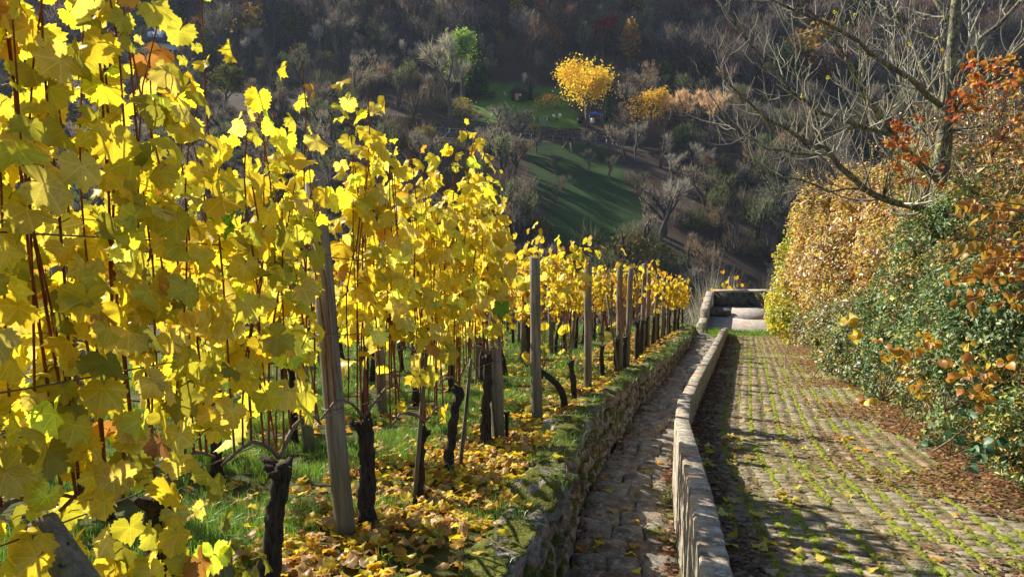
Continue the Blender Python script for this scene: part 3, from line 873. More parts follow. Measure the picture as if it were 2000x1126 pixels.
# ------------------------------------------------------------------ posts, stakes, wires
def post_mesh(h, r, seed, taper=.9, sides=12, sl=.01):
    g = np.random.default_rng(seed)
    zs = np.linspace(-.15, h, 9); ra = r * (1 - (1 - taper) * (zs / h)) * (1 + g.normal(0, .018, 9))
    v, f = tube([(g.normal(0, .004), g.normal(0, .004), z) for z in zs], ra, sides, True, .03, 0, seed)
    ztop = v[:, 2] > h - .001
    v[ztop, 2] += v[ztop, 0] * g.uniform(-.3, .3) + g.normal(0, .003, ztop.sum())
    return mesh_np('shaft', v, f, M['post'])
def post(x, y, h, r, lean, label, seed, wires=(.78, 1.2, 1.62), group='wooden trellis posts'):
    o = empty('vineyard_post', (x, y, float(Hnear(x, y)))); o.rotation_euler = (R(lean[1]), R(lean[0]), random.random() * .0)
    tag(o, label, 'post', group)
    sh_ = link('shaft', post_mesh(h, r, seed), o)
    if r > .04 and y < 13:
        for w in wires:
            if w < h:
                a = np.linspace(0, 6.6, 16); pts = [(math.cos(t) * r * 1.03, math.sin(t) * r * 1.03, w + .012 * t / 6 - .005 * math.sin(t)) for t in a]
                link('wire_tie', mesh_np('wire_tie', *tube(pts, .0022, 4, False), M['wire']), sh_)
    return o
POSTS = [(-.945, 3.90, 2.02, .059, (-2.2, 1)), (-.13, 6.58, 1.75, .062, (-1.5, 0)), (.27, 7.66, 1.80, .060, (-1, 0)), (1.04, 9.74, 1.84, .055, (-1, 0)),
         (1.80, 11.95, 1.86, .055, (-1.4, 0)), (2.00, 12.45, 1.78, .05, (.8, 0)), (2.72, 15.0, 1.9, .052, (0, 0)), (3.02, 16.0, 1.85, .05, (-1, 0)), (3.42, 17.3, 1.72, .045, (1, 0)), (3.9, 18.7, 1.7, .05, (0, 0)),
         (4.25, 19.7, 1.5, .045, (-1, 0)), (4.95, 21.9, 1.5, .045, (1, 0))]
for i, (x, y, h, r, ln) in enumerate(POSTS):
    extra = 'thick grey' if i == 0 else 'weathered'
    post(x, y, h, r, ln, f'{extra} wooden post, {ORD[i]} along the row beside the steps', 40 + i)
R2P = [(-2.92, 4.95, 1.9, .06, (-5, 0)), (-1.82, 6.28, 1.8, .055, (-2, 0)), (-1.46, 7.97, 1.8, .055, (-1, 0))]
yy = 10.6; 
while yy < 24: R2P.append((float(row_x(yy)) - 1.85, yy, random.uniform(1.7, 1.9), .052, (random.uniform(-2, 2), 0))); yy += 2.1
for i, (x, y, h, r, ln) in enumerate(R2P):
    post(x, y, h, r, ln, f'wooden trellis post, {ORD[i]} from the camera in the second row from the steps', 80 + i)
for rw, off in ((3, 3.65), (4, 5.5)):
    yy = 5.0 + rw * .4; i = 0
    while yy < 24:
        post(float(row_x(yy)) - off, yy, random.uniform(1.7, 1.95), .052, (random.uniform(-2, 2), 0), f'wooden trellis post, {ORD[i]} from the camera in the {ORD[rw - 1]} row from the steps', 120 + i + rw * 20); yy += 3.1; i += 1
# short stub and leaning brace in the near corner
post(-1.10, 2.62, .50, .024, (0, 0), 'short sawn-off wooden stub beside the second near vine trunk', 7, group='near corner timber')
v, f = tube([(-1.30, 1.86, -.62), (-1.36, 1.92, -.10), (-1.46, 2.02, .30)], [.065, .064, .062], 12, True, .03, 0, 5)
b0 = P(165, 1150, 1.85); b1 = P(88, 1035, 1.93)
d_ = (b1 - b0); v, f = tube([b0 - d_ * 2, b0, b0 + d_ * .5, b1, b1 + d_ * .12], .046, 12, True, .03, 0, 5)
o = link('brace_post', mesh_np('brace_post', v, f, M['post'])); tag(o, 'thick timber brace leaning under the nearest leaves', 'post')
# thin stakes tied to single vines
STK = [(P(808, 965, 4.72), P(836, 640, 4.72), .016), (P(898, 920, 5.5), P(920, 700, 5.5), .016), (P(972, 860, 6.45), P(948, 640, 6.45), .018), (P(1213, 650, 11.3), P(1185, 575, 11.3), .018)]
for i, (a, b, r) in enumerate(STK):
    a.z = float(Hnear(a.x, a.y)) - .03
    o = link('vine_stake', mesh_np('vine_stake', *tube([a, a.lerp(b, .5), b], [r, r * .95, r * .85], 6, True, .08, 0, i), M['post']))
    tag(o, f'thin grey wooden stake, {ORD[i]} of those tied to vines along the steps', 'stake', 'thin vine stakes')
o = link('metal_peg', mesh_np('metal_peg', *tube([P(990, 858, 6.6), P(990, 815, 6.6), P(990, 806, 6.6), P(990, 803, 6.6)], [.017, .017, .03, .03], 8, True), M['black']))
tag(o, 'short dark metal peg with a cap in the fallen leaves', 'peg')
for rw, off in ((1, 0), (2, 1.85), (3, 3.65)):
    for k, hz in enumerate((.80, 1.22, 1.64)):
        yl = np.arange(-.5 if rw == 1 else 2.5, 24, .35)
        pts = [(float(row_x(t)) - off + .05, t, -.17 * t + .10 + hz + .012 * math.sin(t * 2.1 + k)) for t in yl]
        o = link('trellis_wire', mesh_np('trellis_wire', *tube(pts, .0028, 4, False), M['wire']))
        tag(o, f'{["lowest", "middle", "top"][k]} trellis wire of the {ORD[rw - 1]} vine row from the steps', 'wire', 'trellis wires')

# ------------------------------------------------------------------ grass
def blades(x, y, z, h, w, col, seed, lean=.5):
    g = np.random.default_rng(seed); n = len(x)
    a = g.random(n) * 6.283; b = g.random(n) * 6.283; le = np.abs(g.normal(0, lean, n)) * h
    wx, wy = np.cos(a) * w / 2, np.sin(a) * w / 2
    dx, dy = np.cos(b) * le, np.sin(b) * le
    V = np.stack([np.stack([x - wx, y - wy, z - .01], -1), np.stack([x + wx, y + wy, z - .01], -1),
                  np.stack([x + wx * .7 + dx * .35, y + wy * .7 + dy * .35, z + h * .6], -1), np.stack([x - wx * .7 + dx * .35, y - wy * .7 + dy * .35, z + h * .6], -1),
                  np.stack([x + dx, y + dy, z + h * (1 - .25 * np.clip(le / h, 0, 1.5))], -1)], 1)
    f = np.array([[0, 1, 2], [0, 2, 3], [3, 2, 4]])
    F = (f[None] + (np.arange(n) * 5)[:, None, None]).reshape(-1, 3)
    Cc = np.repeat(col, 5, 0)
    return V.reshape(-1, 3), F, Cc
def grass_col(n, g, base=(.10, .22, .025)):
    k = g.random((n, 1)); c = np.array(base) * (.6 + .8 * g.random((n, 1)))
    c = np.where(k < .10, np.array([.34, .30, .12]) * (.6 + .6 * g.random((n, 1))), c)
    return c
mbg = MB(); g = np.random.default_rng(12)
for (n, x0, x1, y0, y1, hh, ww) in ((190000, -4.6, .9, 2.0, 9.5, .085, .0045), (60000, -7, 3.2, 9.5, 16, .09, .008), (26000, -6, 5.5, 16, 25.5, .10, .014)):
    x = x0 + g.random(n) * (x1 - x0); y = y0 + g.random(n) * (y1 - y0)
    rowd = np.abs(x - row_x(y))
    clump = fbm(x * 2.2, y * 2.2, 61) * .7 + fbm(x * 7, y * 7, 62) * .45
    litter = np.clip(1 - np.abs(x - row_x(y) - .12) / .38, 0, 1)
    keep = (x < ret_x(y) - .02) & (clump - litter * .16 + (rowd > .5) * .04 > .545 + .09 * g.random(n))
    vis = (x / y * F_PX + 1000 > -120)
    keep &= vis
    x, y = x[keep], y[keep]
    h = hh * (.4 + 1.0 * g.random(len(x))) * (.55 + .9 * fbm(x * 2.2, y * 2.2, 61))
    V, F, cc = blades(x, y, Hnear(x, y), h, ww * (.7 + .6 * g.random(len(x))), grass_col(len(x), g, (.145, .28, .04)), 5, .6)
    mbg.add(V, F, cc)
# fringe hanging over the wall top, tufts on the steps and at the lane's foot
def tuft_field(cx, cy, cz, n, spread, hh, ww, seed, lean=.7, base=(.10, .20, .025)):
    g = np.random.default_rng(seed)
    k = g.integers(0, len(cx), n); x = cx[k] + g.normal(0, spread, n); y = cy[k] + g.normal(0, spread, n)
    z = cz[k] - .17 * (y - cy[k])
    h = hh * (.4 + g.random(n)); return blades(x, y, z, h, ww * (.7 + .6 * g.random(n)), grass_col(n, g, base), seed + 1, lean)
yy = 2.8 + rng.random(200) ** .8 * 19; xx = ret_x(yy) + .02 + rng.random(200) * .26
k = fbm(xx * 3, yy * 2, 9) > .45; xx, yy = xx[k], yy[k]
mbg.add(*tuft_field(xx, yy, -.17 * yy + .10, 7000, .05, .11, .005, 21, .9))
yy = 4 + rng.random(70) ** .8 * 18; xx = np.where(rng.random(70) < .6, low_x(yy) - .1, stair_l(yy) + .05) + rng.normal(0, .03, 70)
mbg.add(*tuft_field(xx, yy, -.17 * yy + stair_off(yy) - .02, 3500, .035, .09, .005, 23, .9))
xx = pl_x(22.4) + .6 + rng.random(120) * 2.0; yy = 22.2 + rng.random(120) * .9 - (xx - 6.5) * .15
mbg.add(*tuft_field(xx, yy, np.full(120, ZPLAT + .05), 9000, .12, .16, .014, 25, .7, (.16, .30, .03)))
xx = 4.5 + rng.random(60) * 1.3; yy = 22.9 + rng.random(60) * .6
mbg.add(*tuft_field(xx, yy, -.17 * yy + .15, 3000, .1, .14, .014, 27, .7, (.16, .30, .03)))
s_ = rng.random(90) * PS[-1]; u_ = .1 + rng.random(90) * 2.0; X, Y, a = path_pt(s_, u_)
mbg.add(*tuft_field(X, Y, path_z(Y), 2600, .025, .035, .004, 29, .9, (.13, .2, .02)))
o = link('grass', mbg.mesh('grass', M['grass'])); tag(o, 'green grass between the vines and along wall and steps', 'grass', None, 'stuff')
print('grass tris', len(o.data.polygons))

# ------------------------------------------------------------------ fallen leaves
FALL = {'tan': 26, 'brown': 20, 'orange': 16, 'gold': 18, 'yellow': 22, 'pale': 8}
BROWN = {'brown': 60, 'tan': 22, 'maroon': 10, 'orange': 8}
def scatter_leaves(x, y, z, size, table, seed, shapes, slope=-.17, tilt=.35, lift=.012, dark=1.0):
    g = np.random.default_rng(seed); names = pick(table, len(x), g); out = []
    for i in range(len(x)):
        n = Vector((g.normal(0, tilt), g.normal(0, tilt) - slope * 0 + .17, 1)).normalized()
        t = Vector((math.cos(a0 := g.random() * 6.283), math.sin(a0), 0)); t = t - n * t.dot(n)
        out.append((frame(t, n), (x[i], y[i], z[i] + lift * (.3 + g.random())), size[i], np.array(LEAFC[names[i]]) * dark * g.uniform(.7, 1.15)))
    return out
FLAT = [leaf_shape(200 + i, 14, .35) for i in range(8)]
FLATN = [leaf_shape(220 + i, 22, .38) for i in range(8)]
n = 6400; g = np.random.default_rng(77)
y = 2.3 + g.random(n) ** 1.2 * 13; x = row_x(y) + .10 + g.normal(0, .42, n)
wide = g.random(n) < .28; x = np.where(wide, row_x(y) - 3 * g.random(n), x)
k = (x < ret_x(y) + .05) & (fbm(x * 1.7, y * 1.7, 91) + .25 * (~wide) > .5); x, y = x[k], y[k]
L = scatter_leaves(x, y, Hnear(x, y) + .008, np.where(y < 7, .038, .045) * (.7 + .7 * g.random(len(x))), FALL, 78, FLAT, tilt=.45, lift=.05)
near = [l for l in L if l[1][1] < 6.5]; farl = [l for l in L if l[1][1] >= 6.5]
o = add_leaves_joined(near, 'fallen_leaves', None, M['leaf'], FLATN); tag(o, 'yellow and brown fallen vine leaves under the near end of the row', 'fallen leaves', None, 'stuff')
n = 2600; y = 15 + g.random(n) * 9; x = row_x(y) - 1.5 * g.random(n) + .4; k = x < ret_x(y); x, y = x[k], y[k]
farl += scatter_leaves(x, y, Hnear(x, y) + .02, .05 * (.8 + .6 * g.random(len(x))), FALL, 79, FLAT, lift=.05)
o = add_leaves_joined(farl, 'fallen_leaves', None, M['leaf'], LO); tag(o, 'orange-brown fallen leaves under the far vines and posts', 'fallen leaves', None, 'stuff')

# small dry litter on the lane and steps
def litter_bits(x, y, z, size, col, seed):
    g = np.random.default_rng(seed); n = len(x)
    a = g.random(n) * 6.283; l = size; w = size * (.35 + .4 * g.random(n))
    c, s = np.cos(a), np.sin(a)
    def pt(u, v, h): return np.stack([x + c * u - s * v, y + s * u + c * v, z - .17 * (s * u + c * v) + h], -1)
    k1, k2, k3 = (g.random(n) * size * .55 for _ in range(3))
    V = np.stack([pt(-l, 0 * l, k1), pt(0 * l, -w, k2), pt(0 * l, 0 * l, .002 + 0 * l), pt(0 * l, w, k3), pt(l, 0 * l, k1[::-1])], 1)
    f = np.array([[0, 1, 2], [0, 2, 3], [2, 1, 4], [3, 2, 4]])
    return V.reshape(-1, 3), (f[None] + (np.arange(n) * 5)[:, None, None]).reshape(-1, 3), np.repeat(col, 5, 0)
pal = np.array([(.16, .075, .04), (.22, .11, .06), (.10, .05, .03), (.34, .20, .11), (.42, .28, .15), (.26, .10, .05)])
lb = MB(); g = np.random.default_rng(31)
n = 9000; s = g.random(n) * PS[-1]; u = np.abs(g.normal(0, .17, n)); k = fbm(s * 1.2, u, 3) > .28 + u * .35; s, u = s[k], u[k]
X, Y, a = path_pt(s, u); lb.add(*litter_bits(X, Y, path_z(Y) + .006 + .02 * g.random(len(X)), .014 + .02 * g.random(len(X)), pal[g.integers(0, 6, len(X))] * (.6 + .6 * g.random((len(X), 1))), 1))
n = 25000; s = g.random(n) * PS[-1]; u = 2.45 - np.abs(g.normal(0, .66, n)); X, Y, a = path_pt(s, u)
k = (u > .45) & (fbm(X * 1.4, Y * .9, 55) > .42 + .12 * (2.3 - u) / 1.2) ; X, Y, u = X[k], Y[k], u[k]
lb.add(*litter_bits(X, Y, path_z(Y) + .006 + .015 * g.random(len(X)), .012 + .02 * g.random(len(X)), pal[g.integers(0, 6, len(X))] * (.7 + .8 * g.random((len(X), 1))), 2))
n = 14000; s = g.random(n) * PS[-1]; u = g.random(n) * 2.3; X, Y, a = path_pt(s, u)
lb.add(*litter_bits(X, Y, path_z(Y) + .004 + .006 * g.random(n), .005 + .012 * g.random(n), pal[g.integers(0, 6, n)] * (.7 + .8 * g.random((n, 1))), 3))
n = 5000; y = 3 + g.random(n) ** .8 * 19; e = g.random(n) < .6; x = np.where(e, low_x(y) - .08 - np.abs(g.normal(0, .06, n)), stair_l(y) + .02 + np.abs(g.normal(0, .08, n)))
lb.add(*litter_bits(x, y, -.17 * y + stair_off(y) + .0 + .03 * g.random(n), .014 + .022 * g.random(n), pal[g.integers(0, 6, n)] * (.7 + .8 * g.random((n, 1))), 4))
o = link('leaf_litter', lb.mesh('leaf_litter', M['leaf_plain'])); tag(o, 'dry brown leaf litter along both edges of the paved lane', 'leaf litter', None, 'stuff')
# larger single leaves that can be picked out
fl_me = {}
for c in ('tan', 'pale', 'gold', 'orange', 'yellow', 'brown'):
    for i in range(4):
        v, f = FLATN[i]; uv = v.copy(); uv[:, 2] = i
        fl_me[(c, i)] = mesh_np('fallen_leaf', v, f, M['leaf'], np.array(LEAFC[c]) * .95, uv, True)
g = random.Random(4)
CW = {'tan': 'tan', 'pale': 'pale yellow', 'gold': 'golden', 'orange': 'orange', 'yellow': 'bright yellow', 'brown': 'brown'}
def single(x, y, z, cols, label, grp, sz=(.03, .05)):
    c = g.choice(cols); label = CW[c] + ' ' + label; grp = CW[c] + ' ' + grp
    n = Vector((g.gauss(0, .16), g.gauss(0, .16) + .17, 1)).normalized(); t = Vector((g.gauss(0, 1), g.gauss(0, 1), 0)); t = t - n * t.dot(n)
    o = link('fallen_leaf', fl_me[(c, g.randrange(4))], None, (x, y, z), frame(t, n).to_euler(), g.uniform(*sz)); tag(o, label, 'fallen leaf', grp)
for i in range(60):
    s = g.random() ** 1.5 * 4.6 + .5; u = .06 + abs(g.gauss(0, .28)); X, Y, a = path_pt(s, u)
    single(float(X), float(Y), path_z(float(Y)) + .034, ['tan', 'pale', 'pale', 'gold', 'tan'], 'fallen leaf on the paving near the low wall', 'leaves on the lane by the low wall', (.042, .062))
for i in range(42):
    s = g.random() ** 1.2 * 9 + .5; u = .5 + g.random() * 1.7; X, Y, a = path_pt(s, u)
    single(float(X), float(Y), path_z(Y) + .02, ['tan', 'pale', 'gold', 'orange'], 'fallen leaf out in the middle of the mossy lane', 'scattered leaves on the lane', (.036, .055))
for i in range(46):
    y = 3.6 + g.random() ** 1.3 * 9; w = g.random(); x = float(stair_l(y)) + .06 + w * w * (float(low_x(y)) - float(stair_l(y)) - .15)
    single(x, y, -.17 * y + float(stair_off(y)) + .025, ['gold', 'tan', 'orange', 'yellow', 'brown'], 'fallen vine leaf lying on the stone steps', 'leaves on the steps', (.04, .06))
for i in range(9):
    y = 3.7 + g.random() * 5; single(float(ret_x(y)) + g.uniform(.0, .2), y, -.17 * y + .20, ['yellow', 'gold'], 'vine leaf lying on the mossy wall top', 'leaves on the mossy wall', (.04, .055))

# ------------------------------------------------------------------ hedge on the bank
def shrub_leaves(lumps, n, size, cols, seed, aspect=.5, cull=True, inward=.35, upb=.5, bump=.65, ground=True):
    """leaf-sized folded blades spread through the outer shell of a union of lumps; lumps: (x, y, z, rx, ry, rz)"""
    g = np.random.default_rng(seed); Lm = np.array(lumps, float)
    area = (Lm[:, 3] * Lm[:, 5] + Lm[:, 3] * Lm[:, 4] + Lm[:, 4] * Lm[:, 5]); k = g.choice(len(Lm), int(n * 1.9), p=area / area.sum())
    d = g.normal(0, 1, (len(k), 3)); d /= np.linalg.norm(d, axis=1)[:, None]
    c = Lm[k, :3]; r = Lm[k, 3:]
    lum = 1 + bump * (fbm(d[:, 0] * 3.2 + k * 7, d[:, 1] * 3.2 + d[:, 2] * 2.6, seed) - .5) * 2 + .12 * (fbm(d[:, 0] * 8 + k, d[:, 2] * 8 + d[:, 1] * 5, seed + 3) - .5) * 2
    rad = lum * (1 - inward * g.random(len(k)) ** 1.7)
    p = c + d * r * rad[:, None]
    keep = np.ones(len(k), bool)
    for j in range(len(Lm)):
        q = ((p - Lm[j, :3]) / Lm[j, 3:]); keep &= ~(((q ** 2).sum(1) < .42) & (k != j))
    if cull:
        facing = d[:, 0] * .9 + d[:, 1] * .45
        keep &= (facing < .25) | (g.random(len(k)) < .3)
    keep &= p[:, 2] > Hnear(p[:, 0], p[:, 1]) - .0
    p, d = p[keep][:n], d[keep][:n]; m = len(p)
    nrm = d * .8 + np.array([0, 0, upb]) + g.normal(0, .55, (m, 3)); nrm /= np.linalg.norm(nrm, axis=1)[:, None]
    t = g.normal(0, 1, (m, 3)) + d * .5; t -= nrm * (t * nrm).sum(1)[:, None]; t /= np.linalg.norm(t, axis=1)[:, None]
    s = np.cross(t, nrm); sz = size * (.55 + .8 * g.random(m) + .9 * (g.random(m) < .06))
    L = (sz / 2)[:, None]; W = L * aspect * (.8 + .4 * g.random((m, 1))); fold = W * .45
    V = np.stack([p - t * L, p - s * W + nrm * fold + t * L * .1, p + t * L - nrm * L * .25, p + s * W + nrm * fold + t * L * .1], 1).reshape(-1, 3)
    f = np.array([[0, 1, 2], [0, 2, 3]]); F = (f[None] + (np.arange(m) * 4)[:, None, None]).reshape(-1, 3)
    cn = [c_ for c_, w in cols]; cw = np.array([w for c_, w in cols], float); ci = g.choice(len(cn), m, p=cw / cw.sum())
    # neighbouring leaves share their colour in patches
    patch = fbm(p[:, 1] * 1.1 + p[:, 0], p[:, 2] * 1.3 + p[:, 0] * .4, seed + 9)
    order = np.clip(((patch - .3) / .4) * len(cn), 0, len(cn) - 1).astype(int); ci = np.where(g.random(m) < .45, order, ci)
    cc = np.array(cn)[ci] * (.6 + .7 * g.random((m, 1)))
    return V, F, np.repeat(cc, 4, 0)

def stems(base, lumps, n, seed, r=.012, mb=None, col=(.2, .15, .1), ext=1.0):
    g = random.Random(seed); mb = mb or MB()
    for i in range(n):
        l = g.choice(lumps); d = Vector((g.gauss(0, 1), g.gauss(0, 1), abs(g.gauss(0, 1)) + .2)).normalized()
        e = Vector(l[:3]) + Vector((d.x * l[3], d.y * l[4], d.z * l[5])) * g.uniform(.7, 1.08) * ext
        b0 = Vector((base[0] + g.gauss(0, .4), base[1] + g.gauss(0, .4), 0)); b0.z = float(Hnear(b0.x, b0.y)) - .05
        mid = b0.lerp(e, .5) + Vector((g.gauss(0, .12), g.gauss(0, .12), .15))
        pts = [b0, b0.lerp(mid, .6) + Vector((g.gauss(0, .03), 0, 0)), mid, mid.lerp(e, .55) + Vector((0, g.gauss(0, .04), .03)), e]
        mb.add(*tube(pts, [r, r * .85, r * .65, r * .45, r * .25], 4, False), np.array(col) * g.uniform(.6, 1.4))
    return mb
def shrub(name, label, lumps, n, size, cols, mat, seed, nst=20, r=.012, stemcol=(.2, .15, .1), ext=1.0, **kw):
    b = (np.mean([l[0] for l in lumps]), np.mean([l[1] for l in lumps])); nsh = kw.pop('shoots', 170)
    root = empty(name, (b[0], b[1], float(Hnear(*b)))); tag(root, label, 'shrub', 'shrubs on the bank beside the lane')
    off = np.array([b[0], b[1], float(Hnear(*b))]); gg = np.random.default_rng(seed + 9); big = [(l[0], l[1], l[2], l[3] * .86, l[4] * .86, l[5] * .86) for l in lumps]
    for l in lumps:        # boughs that stand proud of the mass, with hollows between them
        for i in range(8):
            d = gg.normal(0, 1, 3); d[0] -= .7; d[1] -= .4; d[2] = abs(d[2]) if gg.random() < .6 else d[2]; d /= np.linalg.norm(d); q = gg.uniform(.22, .42)
            big.append((l[0] + d[0] * l[3] * .8, l[1] + d[1] * l[4] * .8, l[2] + d[2] * l[5] * .85, l[3] * q, l[4] * q, l[5] * q))
    lumps = big
    V, F, cc = shrub_leaves(lumps, n, size, cols, seed, **kw)
    # stray shoots with leaves that break the outline
    g = np.random.default_rng(seed + 50); SV, SF, SC, k = [V], [F], [cc], len(V); shm = MB(); cn = np.array([c_ for c_, w in cols])
    for i in range(nsh):
        l = lumps[g.integers(0, len(lumps))]; d = g.normal(0, 1, 3); d[2] = abs(d[2]) * .9; d[0] -= .5; d /= np.linalg.norm(d)
        p0 = np.array(l[:3]) + d * np.array(l[3:]) * .9; dr = d + np.array([0, 0, .7]) + g.normal(0, .3, 3); dr /= np.linalg.norm(dr); ln = g.uniform(.2, .6) * (1 + size * 4)
        if p0[2] < Hnear(p0[0], p0[1]): continue
        pts = [p0, p0 + dr * ln * .5, p0 + dr * ln + np.array([g.normal(0, .04), g.normal(0, .04), -.06 * ln])]
        shm.add(*tube(pts, [.005, .004, .002], 3, False), np.array(stemcol) * g.uniform(.7, 1.3))
        n_ = int(ln / size * 1.7); t = (np.arange(n_) + .5) / n_; q = p0 + dr * ln * t[:, None]
        nr = g.normal(0, .6, (n_, 3)) + [0, -.2, .8]; nr /= np.linalg.norm(nr, axis=1)[:, None]; tt = g.normal(0, 1, (n_, 3)) + dr * .6; tt -= nr * (tt * nr).sum(1)[:, None]; tt /= np.linalg.norm(tt, axis=1)[:, None]; s_ = np.cross(tt, nr)
        Lq = size * (.6 + .5 * g.random((n_, 1))); W = Lq * .28; q = q + tt * Lq * .5
        SV.append(np.stack([q - tt * Lq * .5, q - s_ * W + nr * W * .4, q + tt * Lq * .5, q + s_ * W + nr * W * .4], 1).reshape(-1, 3)); f4 = np.array([[0, 1, 2], [0, 2, 3]]); SF.append((f4[None] + (np.arange(n_) * 4)[:, None, None]).reshape(-1, 3) + k); k += n_ * 4
        SC.append(np.repeat(cn[g.integers(0, len(cn), n_)] * (.8 + .5 * g.random((n_, 1))), 4, 0))
    V, F, cc = np.concatenate(SV), np.concatenate(SF), np.concatenate(SC)
    o = link('foliage', mesh_np('foliage', V - off, F, mat, cc), root); o['kind'] = 'stuff'
    if shm.V: v, f, c = shm.arrays(); link('shoots', mesh_np('shoots', v - off, f, M['twig'], c), root)['kind'] = 'stuff'
    mb = stems(b, lumps, nst, seed, r, None, stemcol, ext); v, f, c = mb.arrays()
    link('stems', mesh_np('stems', v - off, f, M['twig'], c), root)
    return root, off
def zp(Y): return -.17 * Y
GREEN = [((.10, .18, .06), 34), ((.17, .25, .10), 30), ((.06, .12, .035), 16), ((.27, .33, .18), 22), ((.38, .42, .09), 9), ((.55, .34, .06), 6), ((.34, .18, .07), 4)]  # the pale green paints highlights into some of the leaves
shrub('evergreen_shrub', 'glossy dark green evergreen shrub at the near edge of the lane',
      [(4.8, 6.1, zp(6.1) + 1.0, .95, 1.0, 1.15), (5.3, 5.2, zp(5.2) + 1.0, 1.2, 1.1, 1.2), (4.55, 6.9, zp(6.9) + .6, .75, .9, .8), (5.3, 7.2, zp(7.2) + 1.3, .95, 1.0, 1.25), (4.25, 5.35, zp(5.4) + .4, .55, .7, .5), (4.75, 7.3, zp(7.3) + 1.25, .6, .7, .85)],
      84000, .045, GREEN, M['leaf_glossy'], 401, 30, aspect=.5)
shrub('evergreen_shrub', 'tall glossy green evergreen shrub below the bare tree',
      [(5.7, 8.8, zp(8.8) + 1.55, 1.0, 1.0, 1.35), (5.2, 8.2, zp(8.2) + 1.2, .8, .8, 1.15), (5.9, 10.3, zp(10.3) + 1.3, .9, 1.0, 1.2), (5.3, 9.4, zp(9.4) + .7, .7, 1.0, .8)],
      54000, .05, GREEN, M['leaf_glossy'], 402, 30, aspect=.5)
PALE = [((.14, .22, .09), 30), ((.24, .30, .13), 20), ((.30, .32, .10), 14), ((.42, .33, .10), 12), ((.45, .24, .08), 8), ((.10, .16, .06), 16), ((.5, .40, .26), 8)]
shrub('bramble_shrub', 'low pale green bramble shrub along the middle of the lane edge',
      [(5.75, 11.3, zp(11.3) + .6, .75, 1.1, .75), (6.15, 12.8, zp(12.8) + .6, .75, 1.1, .8), (6.6, 14.4, zp(14.4) + .55, .75, 1.1, .7), (5.4, 10.4, zp(10.4) + .35, .45, .7, .45)],
      34000, .06, PALE, M['leaf_plain'], 403, 30, aspect=.65)
RUSSET = [((.55, .36, .10), 26), ((.62, .50, .08), 22), ((.45, .24, .09), 20), ((.50, .36, .22), 18), ((.34, .17, .08), 12), ((.40, .42, .06), 8), ((.6, .45, .3), 8)]
shrub('russet_thicket', 'tall russet and yellow leaved thicket where the lane bends away',
      [(6.8, 12.2, zp(12.2) + 2.0, 1.1, 1.2, 1.5), (7.1, 14.2, zp(14.2) + 2.0, 1.2, 1.3, 1.7), (7.5, 16.2, zp(16.2) + 1.9, 1.2, 1.4, 1.8), (6.9, 15.4, zp(15.4) + 1.0, .7, 1.2, 1.0)],
      56000, .07, RUSSET, M['leaf_plain'], 404, 90, .014, (.30, .2, .13), 1.15, aspect=.7, shoots=320)
YEL = [((.62, .52, .05), 30), ((.45, .50, .05), 26), ((.34, .42, .05), 16), ((.55, .34, .08), 16), ((.48, .34, .2), 12)]
shrub('yellow_thicket', 'yellow-green leaved thicket beside the terrace at the foot of the lane',
      [(8.2, 18.6, zp(18.6) + 1.6, 1.2, 1.5, 1.7), (8.9, 21.0, zp(21) + 1.6, 1.3, 1.5, 1.8), (7.75, 19.5, zp(19.5) + .7, .75, 1.4, .8), (8.5, 21.6, zp(21.6) + .6, .75, 1.0, .9), (9.9, 23.6, zp(23.6) + 1.4, 1.3, 1.4, 1.7), (9.3, 24.2, zp(24.2) + .5, .8, 1.0, .7)],
      52000, .08, YEL, M['leaf_plain'], 405, 40, .014, (.30, .2, .13), 1.05, aspect=.75)
shrub('russet_thicket', 'brown leafless-topped thicket on the bank behind the evergreen shrubs',
      [(6.9, 9.2, zp(9.2) + 2.8, 1.1, 1.2, 1.6), (6.5, 7.6, zp(7.6) + 3.0, 1.0, 1.2, 1.7), (6.6, 10.8, zp(10.8) + 2.6, 1.0, 1.0, 1.6), (5.9, 6.4, zp(6.4) + 3.1, .9, 1.0, 1.5), (5.2, 5.5, zp(5.5) + 2.7, .6, .8, 1.0)],
      24000, .058, [((.50, .24, .07), 22), ((.52, .36, .10), 24), ((.40, .12, .05), 8), ((.36, .19, .09), 20), ((.5, .38, .25), 22), ((.14, .22, .06), 24), ((.28, .33, .09), 18)], M['leaf_plain'], 406, 170, .012, (.42, .34, .22), 1.3, aspect=.6, inward=.6)

# dogwood with large hanging leaves, near edge of the picture
def simple_leaf(seed, N=10, w=.36):
    g = np.random.default_rng(seed); t = np.linspace(0, 1, N // 2 + 1)
    hw = w * np.sin(np.pi * t ** .85) ** .9; yy = t
    mid = np.stack([np.zeros_like(t), yy, -.35 * (t - .3) ** 2 * g.uniform(.2, 1.4)], 1); l = mid + np.stack([-hw, 0 * t, hw * g.uniform(.15, .6)], 1); r = mid + np.stack([hw, 0 * t, hw * g.uniform(.15, .6)], 1)
    V = np.concatenate([mid, l, r]); n = len(t); F = []
    for i in range(n - 1):
        F += [(i, i + n, i + 1 + n), (i, i + 1 + n, i + 1), (i, i + 1, i + 1 + 2 * n), (i, i + 1 + 2 * n, i + 2 * n)]
    return V, np.array(F)
DOGC = [(.52, .25, .035), (.62, .38, .04), (.36, .17, .05), (.45, .33, .05), (.24, .11, .05), (.30, .30, .05), (.60, .30, .12)]
dog_me = []
for i in range(14):
    v, f = simple_leaf(i); uv = v.copy(); uv[:, 1] -= .1; uv[:, 2] = i
    dog_me.append(mesh_np('leaf', v, f, M['leaf'], np.array(DOGC[i % 7]) * (.8 + .4 * random.random()), uv, True))
dw = empty('dogwood_shrub', (4.9, 5.2, float(Hnear(4.9, 5.2)))); tag(dw, 'dogwood shrub with large hanging orange-brown leaves over the evergreen', 'shrub', 'shrubs on the bank beside the lane')
